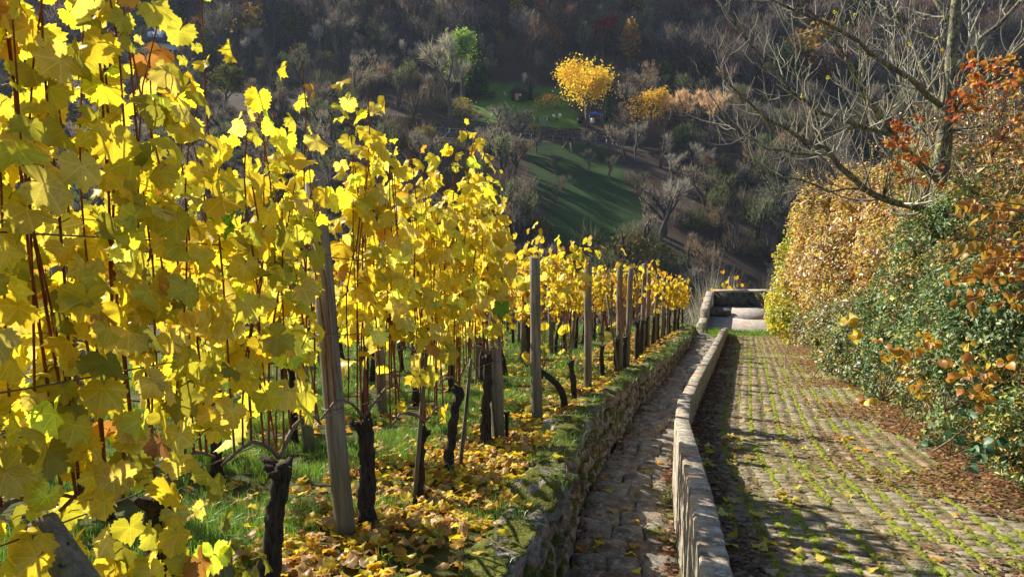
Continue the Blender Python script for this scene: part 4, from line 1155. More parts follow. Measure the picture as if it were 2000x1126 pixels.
g = random.Random(5); mb = MB(); o0 = Vector(dw.location); cnt = 0
for i in range(44):
    e = P(g.uniform(1860, 2060), 370 + g.random() * 230, g.uniform(4.9, 5.6)) - o0
    b0 = Vector((g.gauss(.2, .2), g.gauss(0, .2), 0)); m1 = b0.lerp(e, .5) + Vector((.2, .1, .5))
    pts = [b0, b0.lerp(m1, .6), m1, m1.lerp(e, .5) + Vector((0, 0, .16)), m1.lerp(e, .8) + Vector((0, 0, .08)), e]
    mb.add(*tube(pts, [.012, .01, .008, .006, .004, .003], 4, False), np.array((.30, .12, .06)) * g.uniform(.6, 1.4))
    for k in range(9):
        if cnt >= 300: break
        t = g.uniform(.35, 1.05); p = pts[3].lerp(pts[5], t) + Vector((g.gauss(0, .03), g.gauss(0, .03), g.gauss(0, .02)))
        nrm = Vector((-.5 + g.gauss(0, .5), -.5 + g.gauss(0, .5), g.uniform(.1, .7))); tip = Vector((g.gauss(0, .35), g.gauss(0, .35), -1)); tip -= nrm * tip.dot(nrm) / nrm.length_squared * .8
        link('leaf', g.choice(dog_me), dw, p, frame(tip, nrm).to_euler(), g.uniform(.055, .092)); cnt += 1
link('stems', mb.mesh('stems', M['twig']), dw)
# larger single leaves and creeper sprays caught in the hedge
def spray(name, label, cx, cy, Y, rx, ry, n, cols, size, seed, mat='leaf', grp='creepers in the hedge', stem=(.12, .07, .04)):
    g = random.Random(seed); c = P(cx, cy, Y); root = empty(name, c); tag(root, label, 'creeper', grp); mb = MB()
    mes = []
    for i, cc in enumerate(cols):
        for j in range(3):
            v, f = simple_leaf(seed + j, 10, .42); uv = v.copy(); uv[:, 2] = j; mes.append(mesh_np('leaf', v, f, M[mat], np.array(cc) * g.uniform(.8, 1.2), uv, True))
    k = 0; start = Vector((g.uniform(-.1, .1), .3, -ry / F_PX * Y * 1.5))
    while k < n:
        p = Vector((g.gauss(0, .5) * rx, 0, g.gauss(0, .5) * ry)) / F_PX * Y; p.y = g.gauss(0, .12)
        mb.add(*tube([start, start.lerp(p, .5) + Vector((g.gauss(0, .05), g.gauss(0, .05), .06)), p], [.0035, .0025, .0015], 4, False), stem)
        for q in range(g.randrange(3, 7)):
            d = Vector((g.gauss(0, 1), g.gauss(0, 1) - .5, g.gauss(-.4, .6))).normalized(); nrm = Vector((-.6 + g.gauss(0, .5), -.6 + g.gauss(0, .5), .4 + g.gauss(0, .3)))
            link('leaf', g.choice(mes), root, p + d * .015, frame(d, nrm).to_euler(), g.uniform(*size)); k += 1
    link('stems', mb.mesh('stems', M['twig']), root)
RED = [(.55, .07, .04), (.62, .14, .05), (.50, .20, .06), (.40, .04, .05)]
spray('virginia_creeper', 'bright red creeper leaves left of the bare tree trunk', 1775, 300, 7.6, 60, 60, 130, RED, (.04, .07), 11)
spray('virginia_creeper', 'small red creeper cluster on the bare trunk itself', 1875, 215, 7.5, 34, 26, 50, RED, (.035, .06), 12)
spray('virginia_creeper', 'orange-red creeper spray high beside the right edge of the tree', 1925, 140, 7.2, 50, 45, 80, [(.60, .20, .05), (.62, .30, .06), (.55, .10, .05)], (.045, .075), 13)
spray('virginia_creeper', 'orange creeper tips in the top right corner above the hedge', 1985, 165, 6.8, 45, 90, 90, [(.60, .26, .06), (.62, .16, .08), (.55, .36, .06)], (.04, .07), 14)
spray('yellow_creeper', 'pair of large yellow leaves hanging on the pale bramble', 1680, 630, 8.3, 22, 28, 7, [(.80, .60, .06), (.75, .62, .2)], (.09, .14), 15)
spray('yellow_creeper', 'yellow and orange leaves low in the middle of the evergreen shrub', 1775, 700, 6.1, 80, 75, 70, [(.70, .42, .05), (.66, .52, .07), (.50, .24, .07)], (.05, .09), 16)
spray('yellow_creeper', 'orange leaves deep in the evergreen below the dogwood', 1905, 740, 5.4, 65, 65, 60, [(.66, .34, .05), (.62, .48, .07), (.45, .2, .07)], (.05, .09), 17)
spray('ivy', 'broad dark green ivy leaves at the foot of the evergreen shrub', 1920, 860, 5.2, 90, 45, 50, [(.04, .12, .04), (.07, .16, .07), (.10, .18, .09)], (.05, .09), 18, 'leaf_glossy')

# ------------------------------------------------------------------ bare tree rising out of the hedge
def limb_children(pts, r0, r1, g, mb, step, lmin, lmax, depth, up=.6, sides=4, colf=None, leafspots=None):
    """twigs that leave a limb and bend upwards"""
    pts = [Vector(p) for p in pts]; acc = 0.; nxt = step * g.random()
    tot = sum((b - a).length for a, b in zip(pts[:-1], pts[1:])); run = 0
    for a, b in zip(pts[:-1], pts[1:]):
        d = b - a; L = d.length; dn = d.normalized()
        while acc + L > nxt:
            t = (nxt - acc) / L; p = a + d * t; f = (run + nxt - acc) / tot
            nxt += step * g.uniform(.5, 1.5)
            side = dn.cross(Vector((g.gauss(0, 1), g.gauss(0, 1), g.gauss(0, 1)))).normalized()
            dirv = (dn * .6 + side * .9 + Vector((0, 0, up * .5))).normalized()
            ln = g.uniform(lmin, lmax) * (1 - .45 * f); q = [p]; cur = p.copy(); dd = dirv.copy(); ns = 5
            for k in range(ns):
                cur = cur + dd * ln / ns; dd = (dd + Vector((g.gauss(0, .2), g.gauss(0, .2), up * .3 + g.gauss(0, .1)))).normalized(); q.append(cur.copy())
            rr = max(r0 + (r1 - r0) * f, .003) * .5; rr = min(rr, .012 * (depth + .6)); mb.add(*tube(q, np.linspace(rr, max(.0022, rr * .4), ns + 1), sides if depth else 3, False), colf(g) if colf else None)
            if depth > 0: limb_children(q[1:], rr, rr * .5, g, mb, step * .75, lmin * .45, lmax * .5, depth - 1, up, sides, colf, leafspots)
            elif leafspots is not None and g.random() < .05: leafspots.append(q[-1])
        acc_old = acc; acc = 0; nxt -= (L - 0) if False else 0
        nxt = max(0, nxt - (L + acc_old)) if False else nxt - L if nxt > L else nxt
        run += L
LIMBS = [  # photo pixel x, y and distance; base and tip radius
    ([(1826, 560, 8), (1832, 420, 8), (1838, 330, 8), (1848, 230, 8), (1858, 120, 8), (1868, 0, 8), (1885, -170, 8.1)], .115, .04),
    ([(1832, 420, 8), (1745, 395, 7.3), (1690, 370, 7.2), (1640, 325, 7.0), (1615, 290, 6.9), (1560, 268, 6.8), (1500, 235, 6.7), (1440, 180, 6.6), (1400, 130, 6.6)], .055, .008),
    ([(1836, 360, 8), (1800, 325, 7.8), (1745, 265, 7.6), (1690, 190, 7.5), (1655, 110, 7.4), (1600, 40, 7.4), (1550, -30, 7.4)], .06, .012),
    ([(1848, 250, 8), (1815, 160, 8.3), (1790, 100, 8.5), (1755, 40, 8.6), (1715, -50, 8.7)], .055, .02),
    ([(1840, 310, 8), (1790, 240, 8.4), (1755, 150, 8.6), (1745, 60, 8.7), (1730, -40, 8.8)], .04, .012),
    ([(1850, 215, 8), (1780, 155, 7.5), (1700, 105, 7.2), (1640, 60, 7.0), (1560, 25, 6.9), (1480, -10, 6.8)], .045, .008),
    ([(1745, 265, 7.6), (1690, 250, 7.3), (1600, 220, 7.1), (1545, 180, 7.0), (1500, 125, 6.9), (1445, 60, 6.8), (1400, 0, 6.8)], .035, .007),
    ([(1858, 150, 8), (1900, 100, 8.2), (1950, 50, 8.3), (2010, -20, 8.4)], .05, .02),
    ([(1853, 225, 8), (1900, 190, 7.6), (1960, 120, 7.4), (2030, 50, 7.3)], .04, .015),
    ([(1865, 60, 8), (1835, 15, 8.2), (1790, -50, 8.4)], .04, .02),
    ([(1640, 325, 7.0), (1600, 250, 7.1), (1572, 180, 7.2), (1556, 100, 7.3), (1545, 10, 7.4)], .028, .007),
    ([(1620, 300, 6.9), (1560, 300, 6.8), (1500, 292, 6.7), (1450, 262, 6.6), (1405, 212, 6.6), (1375, 150, 6.6)], .022, .005),
    ([(1690, 370, 7.2), (1620, 375, 7.0), (1560, 350, 6.9), (1500, 335, 6.8), (1450, 300, 6.8)], .018, .004),
    ([(1760, 330, 7.7), (1715, 280, 7.9), (1690, 200, 8.1), (1680, 110, 8.2), (1660, 20, 8.3)], .03, .008),
    ([(1846, 255, 8), (1900, 250, 8.3), (1950, 235, 8.5), (2010, 190, 8.6)], .03, .01),
    ([(1862, 90, 8), (1780, 60, 8.5), (1700, 20, 8.8), (1620, -20, 9)], .03, .01),
]
g = random.Random(21); o0 = P(1826, 560, 8 * 1.22); o0.z = float(Hnear(o0.x, o0.y)) - .05
bt = empty('bare_tree', o0); tag(bt, 'bare lichen-covered tree rising out of the hedge, branches spread over the lane', 'tree')
tw = MB(); spots = []
for i, (pp, r0, r1) in enumerate(LIMBS):
    pts = [P(q[0], q[1], q[2] * 1.22) - o0 for q in pp]; r0 *= 1.15 if i == 0 else .85; r1 *= .9
    fine = [pts[0]]
    for a, b in zip(pts[:-1], pts[1:]): fine += [a.lerp(b, .5) + Vector((g.gauss(0, .02), g.gauss(0, .04), g.gauss(0, .015))) * (i > 0), b]
    if i == 0: fine = [Vector((0, 0, 0))] + fine[2:]
    me = mesh_np('trunk' if i == 0 else 'limb', *tube(fine, np.linspace(r0, r1, len(fine)), 10 if i == 0 else 7, True, .06, 0, i), M['tree_bark'], None, None, True)
    link('trunk' if i == 0 else 'limb', me, bt)
    if i: limb_children(fine, r0, r1, g, tw, .15, .35, .95, 1, .62, 4, lambda g: np.array((.40, .37, .28)) * g.uniform(.4, 1.3), spots)
link('twigs', tw.mesh('twigs', M['twig']), bt)['kind'] = 'stuff'
for p in spots[:22]:
    v = random.Random(int(p.x * 1e4)); link('leaf', leaf_me[(v.choice(['lime', 'yellow', 'ygreen']), v.randrange(9))], bt, p, (v.random() * 6, v.random() * 6, v.random() * 6), .026)

# ------------------------------------------------------------------ trees of the far slope
def far_tree(kind, seed, h=12., w=4.5, trunkh=.3, n=900, col=(.1, .08, .07), tw_r=.035, leafs=.35, maxlev=3, sprd=.05, fill=.2):
    """returns trunk (V, F) and crown (V, F, C) for a tree standing at the origin"""
    g = random.Random(seed); gn = np.random.default_rng(seed); tr = MB(); cr = MB()
    tips = []
    def grow(p, d, L, r, lev):
        q = [p]; cur = p.copy(); dd = d.copy()
        for k in range(3):
            cur = cur + dd * L / 3; dd = (dd + Vector((g.gauss(0, .12), g.gauss(0, .12), .06))).normalized(); q.append(cur.copy())
        tr.add(*tube(q, np.linspace(r, r * .55, 4), 5 if lev < 2 else 3, False))
        tips.append((q[-1], dd, lev)); tips.append((q[2], dd, lev))
        if lev < maxlev:
            for k in range(g.choice((3, 4, 4))):
                a = g.random() * 6.283; side = Vector((math.cos(a), math.sin(a), 0)) * (w / h) * 1.9
                nd = (dd * .75 + side * .62 + Vector((0, 0, .25))).normalized()
                grow(q[-1] if k < 2 else q[2], nd, L * g.uniform(.5, .72), r * .52, lev + 1)
    grow(Vector((0, 0, -.3)), Vector((g.gauss(0, .04), g.gauss(0, .04), 1)).normalized(), h * trunkh + .3, h * .018 + .05, 0)
    T = np.array([tuple(t[0]) for t in tips]); lev = np.array([t[2] for t in tips]); D = np.array([tuple(t[1]) for t in tips])
    sc = h * .93 / max(T[:, 2].max(), .1); T[:, 2] *= sc
    wx = max(np.abs(T[:, :2]).max(), .1); T[:, :2] *= w / wx * .9
    V, F, _ = tr.arrays(); V[:, 2] *= sc; V[:, :2] = V[:, :2] * np.where(V[:, 2:] > h * .1, w / wx * .9, 1)
    trunk = (V, F)
    sel = np.where(lev >= min(2, maxlev - 1))[0]
    k = gn.choice(sel, n)
    c = np.array(col)
    if kind == 'bare':
        d = D[k] * .7 + gn.normal(0, .5, (n, 3)) + [0, 0, .35]; d /= np.linalg.norm(d, axis=1)[:, None]
        L = h * (.05 + .10 * gn.random((n, 1))); p = T[k] + gn.normal(0, h * (.015 if maxlev > 2 else .05), (n, 3))
        s = np.cross(d, gn.normal(0, 1, (n, 3))); s /= np.linalg.norm(s, axis=1)[:, None]
        Vc = np.stack([p - s * tw_r, p + s * tw_r, p + d * L], 1).reshape(-1, 3); Fc = np.arange(n * 3).reshape(-1, 3)
        cc = np.repeat(c * (.6 + .8 * gn.random((n, 1))), 3, 0)
    else:
        p = T[k] + gn.normal(0, h * (sprd if maxlev > 2 else .06), (n, 3))
        u_ = gn.normal(0, 1, (n, 3)); u_ = u_ / np.linalg.norm(u_, axis=1)[:, None] * (.55 + .45 * gn.random((n, 1))) * (1 + 1.3 * (fbm(u_[:, :1] * 1.7 + seed, u_[:, 2:] * 1.7 + u_[:, 1:2] * 1.5, seed) - .5))
        p = np.where(gn.random((n, 1)) < fill, u_ * [w * .92, w * .92, h * .36] + [0, 0, h * .62], p); nr = gn.normal(0, 1, (n, 3)); nr /= np.linalg.norm(nr, axis=1)[:, None]
        t = np.cross(nr, gn.normal(0, 1, (n, 3))); t /= np.linalg.norm(t, axis=1)[:, None]; s = np.cross(nr, t); S = leafs * (.5 + .9 * gn.random((n, 1)))
        Vc = np.stack([p - t * S, p - s * S * .7, p + t * S, p + s * S * .7], 1).reshape(-1, 3)
        f = np.array([[0, 1, 2], [0, 2, 3]]); Fc = (f[None] + (np.arange(n) * 4)[:, None, None]).reshape(-1, 3)
        cc = np.repeat(c * (.65 + .7 * gn.random((n, 1))) * (1 + .15 * (gn.random((n, 3)) - .5)), 4, 0)
    return trunk, (Vc, Fc, cc)
def conifer(seed, h=12., w=2.6, col=(.02, .045, .025), n=2200):
    gn = np.random.default_rng(seed)
    z = h * (.06 + .94 * (1 - np.sqrt(gn.random(n)))); a = gn.random(n) * 6.283; whorl = (np.floor(z / h * 22) * 2.4)
    rad = w * (1 - z / h) * (.55 + .45 * np.abs(np.sin(a * 3.5 + whorl))) * (.35 + .65 * gn.random(n) ** .5) + .05
    p = np.stack([np.cos(a) * rad, np.sin(a) * rad, z - rad * .28], 1)
    d = np.stack([np.cos(a), np.sin(a), np.full(n, -.35)], 1); s = np.stack([-np.sin(a), np.cos(a), gn.normal(0, .3, n)], 1); L = (.22 + .4 * gn.random((n, 1))) * h / 12; 
    V = np.stack([p - s * L * .35, p + s * L * .35, p + d * L * 1.3], 1).reshape(-1, 3)
    cc = np.repeat(np.array(col) * (.6 + .9 * gn.random((n, 1))), 3, 0)
    t = tube([(0, 0, -.3), (0, 0, h * .5), (0, 0, h * .97)], [h * .02, h * .012, .02], 5, False)
    return t, (V, np.arange(n * 3).reshape(-1, 3), cc)
def bush(seed, h=3., w=2.5, n=700, col=(.1, .08, .07), leafy=False, tw_r=.03):
    """many stems from the ground"""
    gn = np.random.default_rng(seed); a = gn.random(n) * 6.283; el = .15 + 1.35 * gn.random(n)
    d = np.stack([np.cos(a) * np.cos(el) * w / 1.0, np.sin(a) * np.cos(el) * w, np.sin(el) * h], 1)
    base = np.stack([gn.normal(0, .25 * w, n), gn.normal(0, .25 * w, n), np.zeros(n)], 1)
    f = (.3 + .5 * gn.random((n, 1))); p = base * (1 - f) + d * f
    if leafy:
        nr = gn.normal(0, 1, (n, 3)); t = np.cross(nr, gn.normal(0, 1, (n, 3))); t /= np.linalg.norm(t, axis=1)[:, None]; s = np.cross(t, gn.normal(0, 1, (n, 3))); s /= np.linalg.norm(s, axis=1)[:, None]
        S = .10 * h ** .5 * (.5 + gn.random((n, 1))); p = base * (1 - f) + d * (.55 + .5 * gn.random((n, 1)) ** .5)
        V = np.stack([p - t * S, p - s * S * .8, p + t * S, p + s * S * .8], 1).reshape(-1, 3); q = np.array([[0, 1, 2], [0, 2, 3]]); F = (q[None] + (np.arange(n) * 4)[:, None, None]).reshape(-1, 3); rep = 4
    else:
        e = p + (d / np.linalg.norm(d, axis=1)[:, None] + gn.normal(0, .3, (n, 3)) + [0, 0, .25]) * h * (.12 + .3 * gn.random((n, 1)))
        s = np.cross(e - p, gn.normal(0, 1, (n, 3))); s /= np.linalg.norm(s, axis=1)[:, None] + 1e-9
        V = np.stack([p - s * tw_r, p + s * tw_r, e], 1).reshape(-1, 3); F = np.arange(n * 3).reshape(-1, 3); rep = 3
    cc = np.repeat(np.array(col) * (.55 + .9 * gn.random((n, 1))), rep, 0)
    st = MB()
    for i in range(6): st.add(*tube([(0, 0, -.2), tuple(p[i] * .5 + [0, 0, .1]), tuple(p[i])], [.05, .035, .02], 3, False))
    v, q, _ = st.arrays(); return (v, q), (V, F, cc)

# forest and scrub that read as one mass; sight lines to the things the photo shows stay open
OPEN = [(320, 112, 40), (552, 125, 20), (408, 150, 30), (452, 168, 26), (440, 215, 46), (625, 120, 26), (660, 120, 30), (748, 130, 30), (800, 148, 26), (490, 126, 16), (905, 194, 36), (880, 236, 28), (1145, 244, 62), (1262, 260, 42),
        (1335, 262, 34), (1385, 268, 34), (1020, 196, 24), (1187, 245, 14), (1070, 215, 30), (538, 178, 16), (1178, 110, 18), (1232, 148, 14), (1088, 110, 20), (1300, 166, 20), (1012, 40, 12), (1242, 34, 26), (978, 96, 22), (1378, 38, 18), (316, 56, 20), (350, 62, 22), (292, 62, 18),
        (1047, 296, 26), (1190, 360, 30), (1310, 370, 40), (1030, 236, 60), (960, 225, 50), (894, 264, 22), (1100, 285, 20)]
def open_view(x, y, h):
    """False where a tree of height h at x, y would stand in front of one of those things"""
    if not OPENW: OPENW.extend((a, b, w, ground_hit(a, b).y) for a, b, w in OPEN)
    z = float(Hfar(x, y)); d = y * math.cos(R(PITCH)) - (z - 1.6) * math.sin(R(PITCH)); px = 1000 + F_PX * x / d
    zt = z + h; v = ((zt - 1.6) * math.cos(R(PITCH)) + y * math.sin(R(PITCH))) / (y * math.cos(R(PITCH)) - (zt - 1.6) * math.sin(R(PITCH))); py = 563 - F_PX * v
    return not any(abs(px - a) < w + h * .25 / y * F_PX and y < Y + 1 and py < b - 3 for a, b, w, Y in OPENW)
OPENW = []
def ground_hit(px, py):
    Y = np.arange(40, 300, .25); p0 = P(px, py, 1.0); hit = np.where(1.6 + (p0.z - 1.6) * Y < Hfar(p0.x * Y, Y))[0]
    return P(px, py, float(Y[hit[0]]) if len(hit) else 250.)
def mass(name, label, protos, pts, seed, cat, colmul=None):
    g = np.random.default_rng(seed); Vs, Fs, Cs = [], [], []; n = 0
    for i, (x, y, s) in enumerate(pts):
        (tv, tf), (cv, cf, cc) = protos[g.integers(0, len(protos))]
        a = g.random() * 6.283; ca, sa = math.cos(a), math.sin(a); m = np.array([[ca, -sa, 0], [sa, ca, 0], [0, 0, 1]]).T * s
        z = float(Hfar(x, y)); off = np.array([x, y, z - .2]); tint = np.array(colmul[g.integers(0, len(colmul))]) if colmul else np.ones(3)
        tint = tint * g.uniform(.75, 1.25)
        for (v, f, c) in ((tv, tf, np.tile((.10, .085, .075), (len(tv), 1))), (cv, cf, cc * tint)):
            Vs.append(v @ m + off); Fs.append(f + n); n += len(v); Cs.append(c)
    o = link(name, mesh_np(name, np.concatenate(Vs), np.concatenate(Fs), M['far_leaf'], np.concatenate(Cs))); tag(o, label, cat, None, 'stuff'); print(name, len(o.data.polygons)); return o
BARE = [far_tree('bare', 500 + i, 14, 5.2, .34, 750, (.135, .115, .12), .075, maxlev=2) for i in range(6)]
LEAFY = [far_tree('leaf', 520 + i, 13, 4.4, .34, 500, (.24, .13, .07), .035, .5, maxlev=2) for i in range(2)]
g = np.random.default_rng(90); pts = []
yy = 184.
while yy < 300:
    wdt = .74 * yy + 12
    xx = -wdt
    while xx < wdt:
        pts.append((xx + g.uniform(-2.5, 2.5), yy + g.uniform(-2.5, 2.5), g.uniform(.7, 1.25))); xx += 6.0
    yy += 6.2
allp = [p for p in pts if not (p[1] < 186 and -12 < p[0] < 22)]; pts = [p for p in allp if open_view(p[0], p[1], 13 * p[2])]
LOWP = [(p[0] + dx, p[1] + dx, q) for p in allp if p not in set(pts) for dx in (-2, 1.5) for q in (1.3, .9, .6, .35) if open_view(p[0] + dx, p[1] + dx, 5 * q)]; seen_ = set(); LOWP = [p for p in LOWP if not ((p[0], p[1]) in seen_ or seen_.add((p[0], p[1])))]
fp = [p for p in pts if vnoise(p[0] / 22, p[1] / 16, 77) > .62]; fset = set(fp[::2]); pts = [p for p in pts if p not in fset]
LF2 = [far_tree('leaf', 540 + i, 13, 4.4, .34, 620, c, .035, .45, maxlev=2) for i, c in enumerate(((.10, .12, .03), (.20, .09, .035), (.06, .09, .03), (.22, .15, .04), (.15, .05, .03)))]
mass('leafy_forest', 'olive and rust coloured trees scattered through the far forest', LF2, sorted(fset), 7, 'forest', [(1, 1, 1), (1.2, 1.1, 1), (.8, .85, .8)])
mass('forest', 'bare brown autumn forest covering the far hillside', BARE + BARE + LEAFY[:1], pts, 1, 'forest', [(1, 1, 1), (1, .95, 1), (.8, .78, .85), (1.2, 1.15, 1.1), (1.1, .85, .7), (.8, .9, .75)])
SCRUB = [bush(600 + i, 4.4, 3.4, 480, (.16, .135, .125), False, .05) for i in range(4)] + [far_tree('bare', 610 + i, 8, 3.4, .25, 560, (.24, .21, .19), .05, maxlev=2) for i in range(4)] + [bush(620, 3.5, 3, 420, (.17, .14, .05), True)]
pts = []
for i in range(1000):
    y = g.uniform(62, 150); x = g.uniform(-.72, .74) * (y + 5)
    m, gg = meadow_mask(np.array([x]), np.array([y]))
    if m[0] and not (g.random() < .13): continue
    if 147.5 < y < 157 and -18 < x < 27: continue
    pts.append((x, y, g.uniform(.5, 1.25)))
for i in range(420):
    y = g.uniform(149, 188); x = g.uniform(-.72, .74) * y
    if -13 < x < 25: continue
    pts.append((x, y, g.uniform(.6, 1.4)))
pts += LOWP
for i in range(60):
    y = g.uniform(156.5, 190); x = g.uniform(-13, 25); pts.append((x, y, g.uniform(.2, .5) if y < 178 else g.uniform(.5, 1.1)))
for i in range(70):
    y = g.uniform(36, 62); x = g.uniform(-.3, .74) * y + 2; pts.append((x, y, g.uniform(.5, .9)))
pts = [p for p in pts if p[1] < 62 or open_view(p[0], p[1], 5 * p[2])]
mass('thicket', 'grey leafless scrub filling the valley and the lower slope', SCRUB, pts, 2, 'scrub', [(.9, .9, .92), (1.1, 1.06, 1.05), (.7, .7, .7), (.9, .75, .62), (.6, .78, .5), (.55, .7, .45)])

# single trees that can be picked out
def put(name, label, proto, px, py, hpx, cat='tree', wmul=1., group='trees on the far slope', base_h=12., parts=('trunk', 'crown')):
    """stand a tree on the slope where the photo shows its foot; hpx = its height in photo pixels"""
    p = ground_hit(px, py); h = hpx / F_PX * p.y * 1.02
    (tv, tf), (cv, cf, cc) = proto; s = h / base_h
    o = empty(name, (p.x, p.y, float(Hfar(p.x, p.y)) - .1), random.random() * 6.28); o.scale = (s * wmul, s * wmul, s); tag(o, label, cat, group)
    link(parts[0], mesh_np(parts[0], tv, tf, M['twig'], np.tile((.10, .085, .07), (len(tv), 1))), o)
    link(parts[1], mesh_np(parts[1], cv, cf, M['far_leaf'], cc), o)
    return o, p
def ft(kind, seed, col, n=1500, w=4.5, tr=.25, leafs=.32, twr=.035): return far_tree(kind, seed, 12, w, tr, n, col, twr, leafs)
put('maple_tree', 'large golden-yellow maple on the terrace garden across the valley', far_tree('leaf', 1, 12, 5.6, .16, 7000, (.90, .64, .07), .035, .20, 3, .06, .25), 1145, 246, 124)
put('lime_green_tree', 'narrow bright lime-green tree lit by the sun across the valley', ft('leaf', 2, (.27, .39, .09), 4600, 3.4, .2, .2), 905, 196, 128)
put('conifer_tree', 'dark green conifer just right of the lime-green tree', conifer(3, 12, 3.0, (.05, .10, .035)), 930, 192, 122)
put('bare_tree', 'tall pale bare tree standing in front of the lime-green tree', ft('bare', 4, (.32, .30, .26), 1500, 4.2, .35, .3, .04), 880, 236, 160)
put('pale_bush', 'pinkish feathery bare bush above the garden shed', ft('bare', 5, (.62, .48, .42), 900, 3.6, .15, .3, .05), 1020, 184, 40, 'bush')
put('cypress_tree', 'slim dark cypress right beside the garden shed', conifer(6, 12, 1.7, (.015, .04, .02), 1500), 1036, 197, 38)
put('orange_bush', 'orange-leaved bush between the shed and the golden maple', bush(7, 12, 11, 700, (.55, .32, .06), True), 1070, 215, 30, 'bush', 1, 'bushes on the far slope', 12, ('stems', 'foliage'))
put('clipped_bush', 'dark rounded bush at the edge of the garden terrace', bush(8, 12, 12, 1500, (.06, .045, .035)), 1028, 243, 26, 'bush', 1, 'bushes on the far slope', 12, ('stems', 'foliage'))
put('ivy_tree', 'dark green ivy-clad column right of the blue tarp', conifer(9, 12, 1.6, (.05, .075, .035), 1500), 1187, 245, 66)
put('orange_tree', 'orange-yellow tree right of the golden maple', ft('leaf', 10, (.66, .42, .06), 4200, 6.5, .2, .22), 1262, 262, 84)
put('orange_tree', 'small yellow-green tree in front of the orange one', ft('leaf', 11, (.38, .33, .05), 900, 5.0, .2, .34), 1330, 292, 46)
for i, (x, b, h, c) in enumerate(((1335, 266, 84, (.70, .50, .32)), (1388, 272, 92, (.68, .48, .32)), (1300, 258, 70, (.60, .44, .28)), (1365, 252, 74, (.66, .46, .30)))):
    put('pale_tree', ['pinkish pale bare tree, first right of the orange tree', 'pinkish pale bare tree nearest the big bare branches', 'short pale bare tree behind the orange tree', 'pale bare tree between the two pinkish ones'][i], ft('bare', 20 + i, c, 2200, 5.4, .2, .3, .06), x, b, h)
put('spruce_tree', 'lone pointed dark spruce above the yellow vine tips', conifer(30, 12, 2.3, (.035, .075, .05)), 552, 128, 88)
put('conifer_tree', 'broad dark conifer right of the house with skylights', conifer(31, 12, 3.8, (.04, .08, .035)), 408, 150, 92)
put('conifer_tree', 'dark conifer low between the broad one and the spruce', conifer(32, 12, 3.8, (.04, .08, .035)), 452, 170, 88)
put('conifer_tree', 'tall dark conifer behind the house with skylights', conifer(33, 12, 3.0, (.05, .085, .04)), 350, 62, 90)
put('conifer_tree', 'narrow dark conifer left of the house with skylights', conifer(34, 12, 2.6, (.05, .08, .04)), 292, 62, 80)
put('yellow_tree', 'yellow-leaved tree glowing behind the house with skylights', ft('leaf', 35, (.42, .36, .05), 1000, 2.6, .2, .3), 316, 58, 62)
put('olive_tree', 'round olive-green tree below the broad conifer', ft('leaf', 36, (.085, .085, .02), 2200, 6.0, .2, .34), 440, 220, 84)
put('cypress_tree', 'dark stubby cypress below the lone spruce', conifer(37, 12, 3.2, (.01, .025, .015)), 538, 180, 52)
for i, (x, b, h) in enumerate(((625, 122, 74), (660, 122, 88), (748, 132, 72), (800, 150, 66), (490, 128, 70), (706, 118, 50))):
    put('pale_tree', ['pale grey bare tree, left of the twin pair right of the spruce', 'tallest pale grey bare tree right of the spruce', 'pinkish-grey rounded bare tree above the vine shoots', 'grey bare tree left of the lime-green tree', 'pale spindly bare tree left of the spruce', 'small pale bare tree between the tall and the rounded one'][i], ft('bare', 40 + i, (.44, .38, .35), 1400, 4.2, .22, .3, .045), x, b, h)
for i, (x, b, h, c) in enumerate(((640, 128, 26, (.42, .40, .06)), (905, 232, 38, (.30, .26, .04)), (985, 240, 20, (.14, .16, .03)), (1040, 268, 24, (.40, .34, .05)), (800, 140, 26, (.42, .36, .05)), (830, 300, 50, (.16, .14, .03)), (1235, 545, 90, (.15, .11, .04)))):
    put('yellow_bush', ['yellow bush under the pale bare trees', 'olive-yellow bush beside the wooden handrail', 'low green bush by the garden gate', 'small yellow bush at the fence by the track', 'yellow bush left of the lime-green tree', 'olive bush left of the near meadow fence', 'olive-brown round bush in the valley behind the far posts'][i], bush(60 + i, 12, 9, 800, c, True), x, b, h, 'bush', 1, 'bushes on the far slope', 12, ('stems', 'foliage'))
for i, (x, b, h) in enumerate(((1047, 298, 50), (1086, 345, 46), (1190, 362, 60), (1310, 372, 74), (1150, 335, 44), (1290, 470, 120), (1085, 400, 60), (1240, 310, 70), (1360, 360, 80))):
    put('fruit_tree', ['small dark fruit tree at the top of the meadow by the gate', 'bare fruit tree halfway down the left of the meadow', 'bare rounded fruit tree right of the meadow middle', 'pale grey drooping fruit tree on the right of the meadow', 'thin bare fruit tree in the middle of the meadow', 'tall thin forked bare tree low on the meadow', 'dark bare fruit tree low on the left of the meadow', 'grey fruit tree below the orange tree', 'grey bare tree at the right edge of the meadow'][i],
        ft('bare', 80 + i, (.30, .27, .25) if i in (3, 5, 7, 8) else (.14, .12, .11), 1200, 5.6, .2, .3, .03), x, b, h)
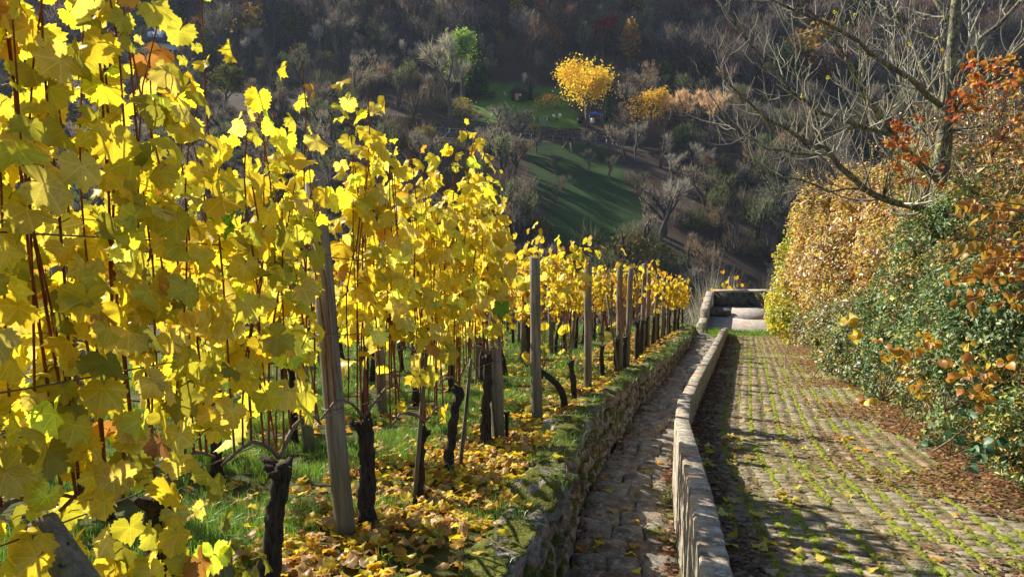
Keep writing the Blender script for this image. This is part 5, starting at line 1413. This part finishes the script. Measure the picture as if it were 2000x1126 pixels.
for i, (x, b, h, c, k) in enumerate(((1012, 42, 50, (.38, .30, .06), 'yellow birch standing out at the top of the forest'), (1242, 36, 56, (.42, .28, .05), 'yellow-orange tree at the top of the forest'), (1178, 112, 76, (.20, .03, .025), 'dark red tree in the forest above the golden maple'),
        (1088, 112, 52, (.28, .15, .04), 'orange-brown tree in the forest left of the dark red one'), (978, 98, 34, (.26, .21, .05), 'olive-yellow tree in the forest above the lime-green tree'), (1232, 150, 100, (.30, .17, .05), 'slender orange tree in the forest right of the dark red one'),
        (1300, 168, 46, (.14, .17, .04), 'green tree in the forest above the pale bare trees'), (1378, 40, 50, (.30, .06, .03), 'rust-red tree at the upper right of the forest'), (1410, 130, 40, (.24, .10, .03), 'rusty tree behind the big bare branches'), (1290, 24, 40, (.03, .07, .04), 'dark green tree at the top of the forest'), (1640, 90, 110, (.16, .17, .03), 'olive-green tree behind the bare branches'))):
    put('autumn_tree', k, ft('leaf', 100 + i, c, 900, 4.0 if i != 5 else 2.2, .25, .4), x, b, h, 'tree', 1., 'coloured trees in the forest')

# ------------------------------------------------------------------ buildings and garden things on the far slope
p = ground_hit(322, 118); hz = float(Hfar(p.x, p.y)); ho = empty('house', (p.x, p.y, hz), R(18)); tag(ho, 'dark-roofed house with three bright skylights among conifers', 'house')
def part(name, parent, v, f, mat): return link(name, mesh_np(name, v, f, M[mat]), parent)
part('wall', ho, *box(-4.2, 4.2, -3.4, 3.4, -2, 4.2), 'render')
rf = np.array([[-5, -4.4, 3.7], [5, -4.4, 3.7], [5, 0, 7.6], [-5, 0, 7.6], [5, 4.4, 3.7], [-5, 4.4, 3.7], [-5, -4.4, 3.95], [5, -4.4, 3.95], [5, 0, 7.9], [-5, 0, 7.9], [5, 4.4, 3.95], [-5, 4.4, 3.95]])
rF = [(6, 7, 8), (6, 8, 9), (9, 8, 10), (9, 10, 11), (0, 2, 1), (0, 3, 2), (3, 4, 2), (3, 5, 4), (0, 1, 7), (0, 7, 6), (5, 11, 10), (5, 10, 4), (0, 6, 9), (0, 9, 3), (3, 9, 11), (3, 11, 5), (1, 2, 8), (1, 8, 7), (2, 4, 10), (2, 10, 8)]
ro = link('roof', mesh_np('roof', rf, rF, M['roof']), ho)
for i in range(3):
    x0 = -3.2 + i * 1.25; q = lambda t, x, n=.06: (x, -4.4 + 4.4 * t - n * .66, 3.95 + 3.95 * t + n * .75)
    v = np.array([q(.28, x0), q(.28, x0 + .95), q(.66, x0 + .95), q(.66, x0), q(.28, x0, -.1), q(.28, x0 + .95, -.1), q(.66, x0 + .95, -.1), q(.66, x0, -.1)])
    f = BOXF[:, ::-1]; w = link('skylight', mesh_np('skylight', v, f, M['glass']), ro)
for (x0, x1, z0, z1) in ((1.2, 2.1, .6, 2.2), (2.6, 3.5, .6, 2.2), (-2.8, -1.9, .6, 2.2)):
    w = part('window', ho, *box(x0, x1, -3.46, -3.38, z0, z1), 'black'); part('frame', w, *box(x0 - .08, x1 + .08, -3.50, -3.461, z0 - .1, z0 - .02), 'white')
p = ground_hit(30, 66); ho = empty('house', (p.x, p.y, float(Hfar(p.x, p.y))), R(10)); tag(ho, 'pale house glimpsed through the vine leaves in the upper left corner', 'house')
part('wall', ho, *box(-6, 6, -4, 4, -2, 5.5), 'render')
v = rf * np.array([1.25, 1.0, .55]) + np.array([0, 0, 3.4]); link('roof', mesh_np('roof', v, rF, M['galv']), ho)
for x0 in (-4, -1, 2): part('window', ho, *box(x0, x0 + 1.3, -4.06, -3.99, 1.5, 3.2), 'black')
p = ground_hit(1014, 196); sh = empty('garden_shed', (p.x, p.y, float(Hfar(p.x, p.y))), R(-22)); tag(sh, 'small dark timber shed with a steep roof in the garden', 'shed')
part('wall', sh, *box(-1.3, 1.3, -1.5, 1.5, -.5, 1.7), 'darkwood')
v = np.array([[-1.7, -1.9, 1.5], [1.7, -1.9, 1.5], [1.7, 1.9, 1.5], [-1.7, 1.9, 1.5], [0, -1.9, 3.2], [0, 1.9, 3.2]]); f = [(0, 4, 5), (0, 5, 3), (1, 2, 5), (1, 5, 4), (0, 1, 4), (3, 5, 2), (0, 3, 2), (0, 2, 1)]
link('roof', mesh_np('roof', v, f, M['roof']), sh)
part('door', sh, *box(-.4, .4, -1.56, -1.505, -.2, 1.4), 'palewood'); part('window', sh, *box(.6, 1.1, -1.56, -1.505, .7, 1.3), 'white')
def gate(px, py, wpx, label, hgt=1.5):
    p = ground_hit(px, py); w = wpx / F_PX * p.y; o = empty('garden_gate', (p.x, p.y, float(Hfar(p.x, p.y)))); tag(o, label, 'gate', 'galvanised gates along the track')
    for x in (-w / 2, w / 2): link('gate_post', mesh_np('gate_post', *tube([(x, 0, -.3), (x, 0, hgt)], .09, 6), M['galv']), o)
    fr = MB()
    for z in (.15, hgt * .5, hgt - .1): fr.add(*tube([(-w / 2, 0, z), (w / 2, 0, z)], .045, 4))
    fr.add(*tube([(0, 0, .1), (0, 0, hgt - .1)], .05, 4)); link('gate_frame', fr.mesh('gate_frame', M['galv'], col=False), o)
    for sx in (-1, 1): link('strut', mesh_np('strut', *tube([(sx * w / 2, 0, hgt * .85), (sx * (w / 2 + .9), 0, -.1)], .04, 4), M['galv']), o)
gate(894, 266, 30, 'wide double metal gate on the left of the track fence'); gate(1034, 270, 17, 'narrow metal gate at the top of the meadow'); gate(1062, 247, 12, 'small metal gate at the foot of the garden path', 2.0)
gate(971, 232, 18, 'bluish metal gate panel beside the garden steps')
fe = empty('track_fence', (0, 149.0, 5.3)); tag(fe, 'wire fence with thin metal posts along the track', 'fence')
for i, px in enumerate(np.linspace(850, 1185, 17)):
    p = P(px, 262, 149.0); z = float(Hfar(p.x, 149.0)) - 5.3
    link('fence_post', mesh_np('fence_post', *tube([(p.x, 0, z - .2), (p.x, 0, z + 1.35)], .05, 4), M['galv']), fe)
for z in (.5, 1.25): link('fence_wire', mesh_np('fence_wire', *tube([(xq, 0, float(Hfar(xq, 149.0)) - 5.3 + z) for xq in np.linspace(P(850, 262, 149).x, P(1185, 262, 149).x, 12)], .02, 3), M['galv']), fe)
# dry stone terrace wall above the track
tw_ = empty('terrace_wall', (0, 154.4, 5.6)); tag(tw_, 'rough dry stone wall holding the garden above the track', 'stone wall')
g = random.Random(8)
M['rubble'] = mk_flatnoise('rubble_stone', ((.05, .04, .03), (.16, .125, .10), (.09, .07, .04)), 1.6, .8, .1)
rub_me = [mesh_np('stone', v, f, M['rubble'], None, None, True) for v, f in (rounded_block(900 + i, 3, .3, .25) for i in range(16))]
for c in range(5):
    x = -16.
    while x < 26:
        L = g.uniform(.6, 1.3); link('stone', rub_me[g.randrange(16)], tw_, (x + L / 2, c * .22 - .2 + g.uniform(-.2, .2), c * .5 + .15 - .07 * x + g.uniform(-.12, .12)), (g.uniform(-.1, .1), 0, g.uniform(-.1, .1)), (L, .7, .52)); x += L
# garden furniture
def at(px, py): p = ground_hit(px, py); return Vector((p.x, p.y, float(Hfar(p.x, p.y))))
q = at(1162, 240); ta = empty('tarp_shelter', q, R(8)); tag(ta, 'bright blue tarpaulin shelter beside the maple trunk', 'shelter')
v = np.array([[-1.5, -1.1, 1.75], [1.5, -1.1, 1.65], [1.5, 1.1, 1.75], [-1.5, 1.1, 1.85], [0, 0, 2.25], [0, -1.1, 1.95], [0, 1.1, 1.98], [-1.5, -1.12, 1.5], [1.5, -1.12, 1.4], [0, -1.12, 1.7]])
link('tarp', mesh_np('tarp', v, [(0, 5, 4), (5, 1, 4), (1, 2, 4), (2, 6, 4), (6, 3, 4), (3, 0, 4), (7, 9, 5), (7, 5, 0), (9, 8, 1), (9, 1, 5)], M['tarp']), ta)
for x, y in ((-1.4, -1), (1.4, -1), (1.4, 1), (-1.4, 1)): link('pole', mesh_np('pole', *tube([(x, y, -.2), (x, y, 1.8)], .05, 5), M['galv']), ta)
q = at(1157, 241); o = link('water_barrel', mesh_np('water_barrel', *tube([(0, 0, 0), (0, 0, .3), (0, 0, .8), (0, 0, 1.05)], [.33, .38, .38, .33], 12), M['white']), None, q); tag(o, 'white water barrel under the blue tarpaulin', 'barrel')
q = at(1133, 241); o = empty('compost_bin', q); tag(o, 'dark green square bin left of the maple trunk', 'bin'); part('body', o, *box(-.55, .55, -.5, .5, 0, 1.1), 'black'); part('lid', o, *box(-.6, .6, -.55, .55, 1.103, 1.2), 'black')
for i, (x, y, l) in enumerate(((1094, 231, 'white plastic garden chair tipped back by the golden maple'), (1083, 233, 'white garden chair beside a dark table'), (988, 189, 'white garden seat near the shed'))):
    q = at(x, y); o = empty('garden_chair', q, R(30 * i)); tag(o, l, 'chair', 'white garden chairs')
    part('seat', o, *box(-.28, .28, -.28, .28, .38, .44), 'white'); v, f = box(-.28, .28, .24, .30, .443, 1.0); v[4:, 1] += .12; part('backrest', o, v, f, 'white')
    for sx in (-.24, .24):
        for sy in (-.24, .24): link('leg', mesh_np('leg', *tube([(sx, sy, 0), (sx * .95, sy, .378)], .03, 4), M['white']), o)
q = at(1080, 236); o = empty('garden_table', q); tag(o, 'dark low table beside the white chairs', 'table'); part('top', o, *box(-.9, .9, -.5, .5, .6, .68), 'black')
for sx in (-.8, .8): part('leg', o, *box(sx - .06, sx + .06, -.4, .4, 0, .597), 'black')
for i, (x0, y0, x1, y1, l) in enumerate(((1099, 289, 1107, 276, 'pale plank leaning to the right on the meadow'), (1116, 297, 1114, 278, 'pale upright plank beside the leaning one on the meadow'))):
    q = at(x0, y0); e = P(x1, y1, q.y + .2); v, f = box(-.16, .16, -.04, .04, 0, (e - q).length)
    d = (e - q).normalized(); o = link('plank', mesh_np('plank', v, f, M['palewood']), None, q, d.to_track_quat('Z', 'Y').to_euler()); tag(o, l, 'plank', 'planks on the meadow')
hr = empty('handrail', at(922, 238)); tag(hr, 'pale wooden handrail climbing beside the garden steps', 'handrail')
a_ = P(921, 234, hr.location.y) - Vector(hr.location); b_ = P(942, 214, hr.location.y + 5) - Vector(hr.location)
for dz in (0, -.55): link('rail', mesh_np('rail', *tube([a_ + Vector((0, 0, dz)), b_ + Vector((0, 0, dz))], .07, 5), M['palewood']), hr)
for t in (.05, .5, .95):
    c_ = a_.lerp(b_, t); link('baluster', mesh_np('baluster', *tube([c_ - Vector((0, 0, 1.3)), c_ + Vector((0, 0, .1))], .06, 5), M['palewood']), hr)
pw = empty('pallet_stack', at(874, 282)); tag(pw, 'stack of weathered planks below the double gate', 'plank stack')
for i in range(5): part('board', pw, *box(-1.3, 1.3, -.5, .5, i * .28, i * .28 + .12), 'palewood')
# vine and twin posts on the terrace below the parapet
vx = P(1428, 590, 31.5); root = empty('grapevine', (vx.x, vx.y, -7.0)); tag(root, 'golden vine on twin posts just beyond the terrace parapet', 'grapevine')
g = random.Random(2); 
for dx in (-.12, .12): link('post', mesh_np('post', *tube([(dx, 0, -.5), (dx, 0, 3.55)], .05, 7), M['post']), root)
lj = []
for i in range(120):
    p_ = Vector((g.gauss(0, .45), g.gauss(0, .25), 1.9 + g.gauss(.4, .5))); n_ = Vector((g.gauss(0, .6), -1, .5)); lj.append((frame(Vector((g.gauss(0, .4), 0, -1)), n_), p_, g.uniform(.09, .13), np.array(LEAFC[g.choice(['gold', 'orange', 'yellow', 'orange'])])))
add_leaves_joined(lj, 'leaves', root, M['leaf'], LO)['kind'] = 'stuff'
gb = empty('grey_bush', (P(1395, 560, 33).x, 33, -8.0)); tag(gb, 'silvery leafless bush beyond the terrace parapet', 'bush')
(tv, tf), (cv, cf, cc) = bush(900, 4.3, 1.9, 1300, (.34, .32, .29), False, .010)
link('stems', mesh_np('stems', tv, tf, M['twig'], np.tile((.3, .28, .25), (len(tv), 1))), gb); link('twigs', mesh_np('twigs', cv, cf, M['far_leaf'], cc), gb)

# ------------------------------------------------------------------ the air over the valley
v, f = box(-330, 330, -66, 346, -30, 112)
m, nt, out = newmat('haze'); pv = nt.nodes.new('ShaderNodeVolumePrincipled')
pv.inputs['Color'].default_value = (.66, .78, 1.0, 1); pv.inputs['Density'].default_value = .00012; pv.inputs['Anisotropy'].default_value = .2
nt.links.new(pv.outputs[0], out.inputs['Volume'])
o = link('haze', mesh_np('haze', v, f, m)); tag(o, 'thin bluish autumn haze filling the valley air', 'haze', None, 'stuff')
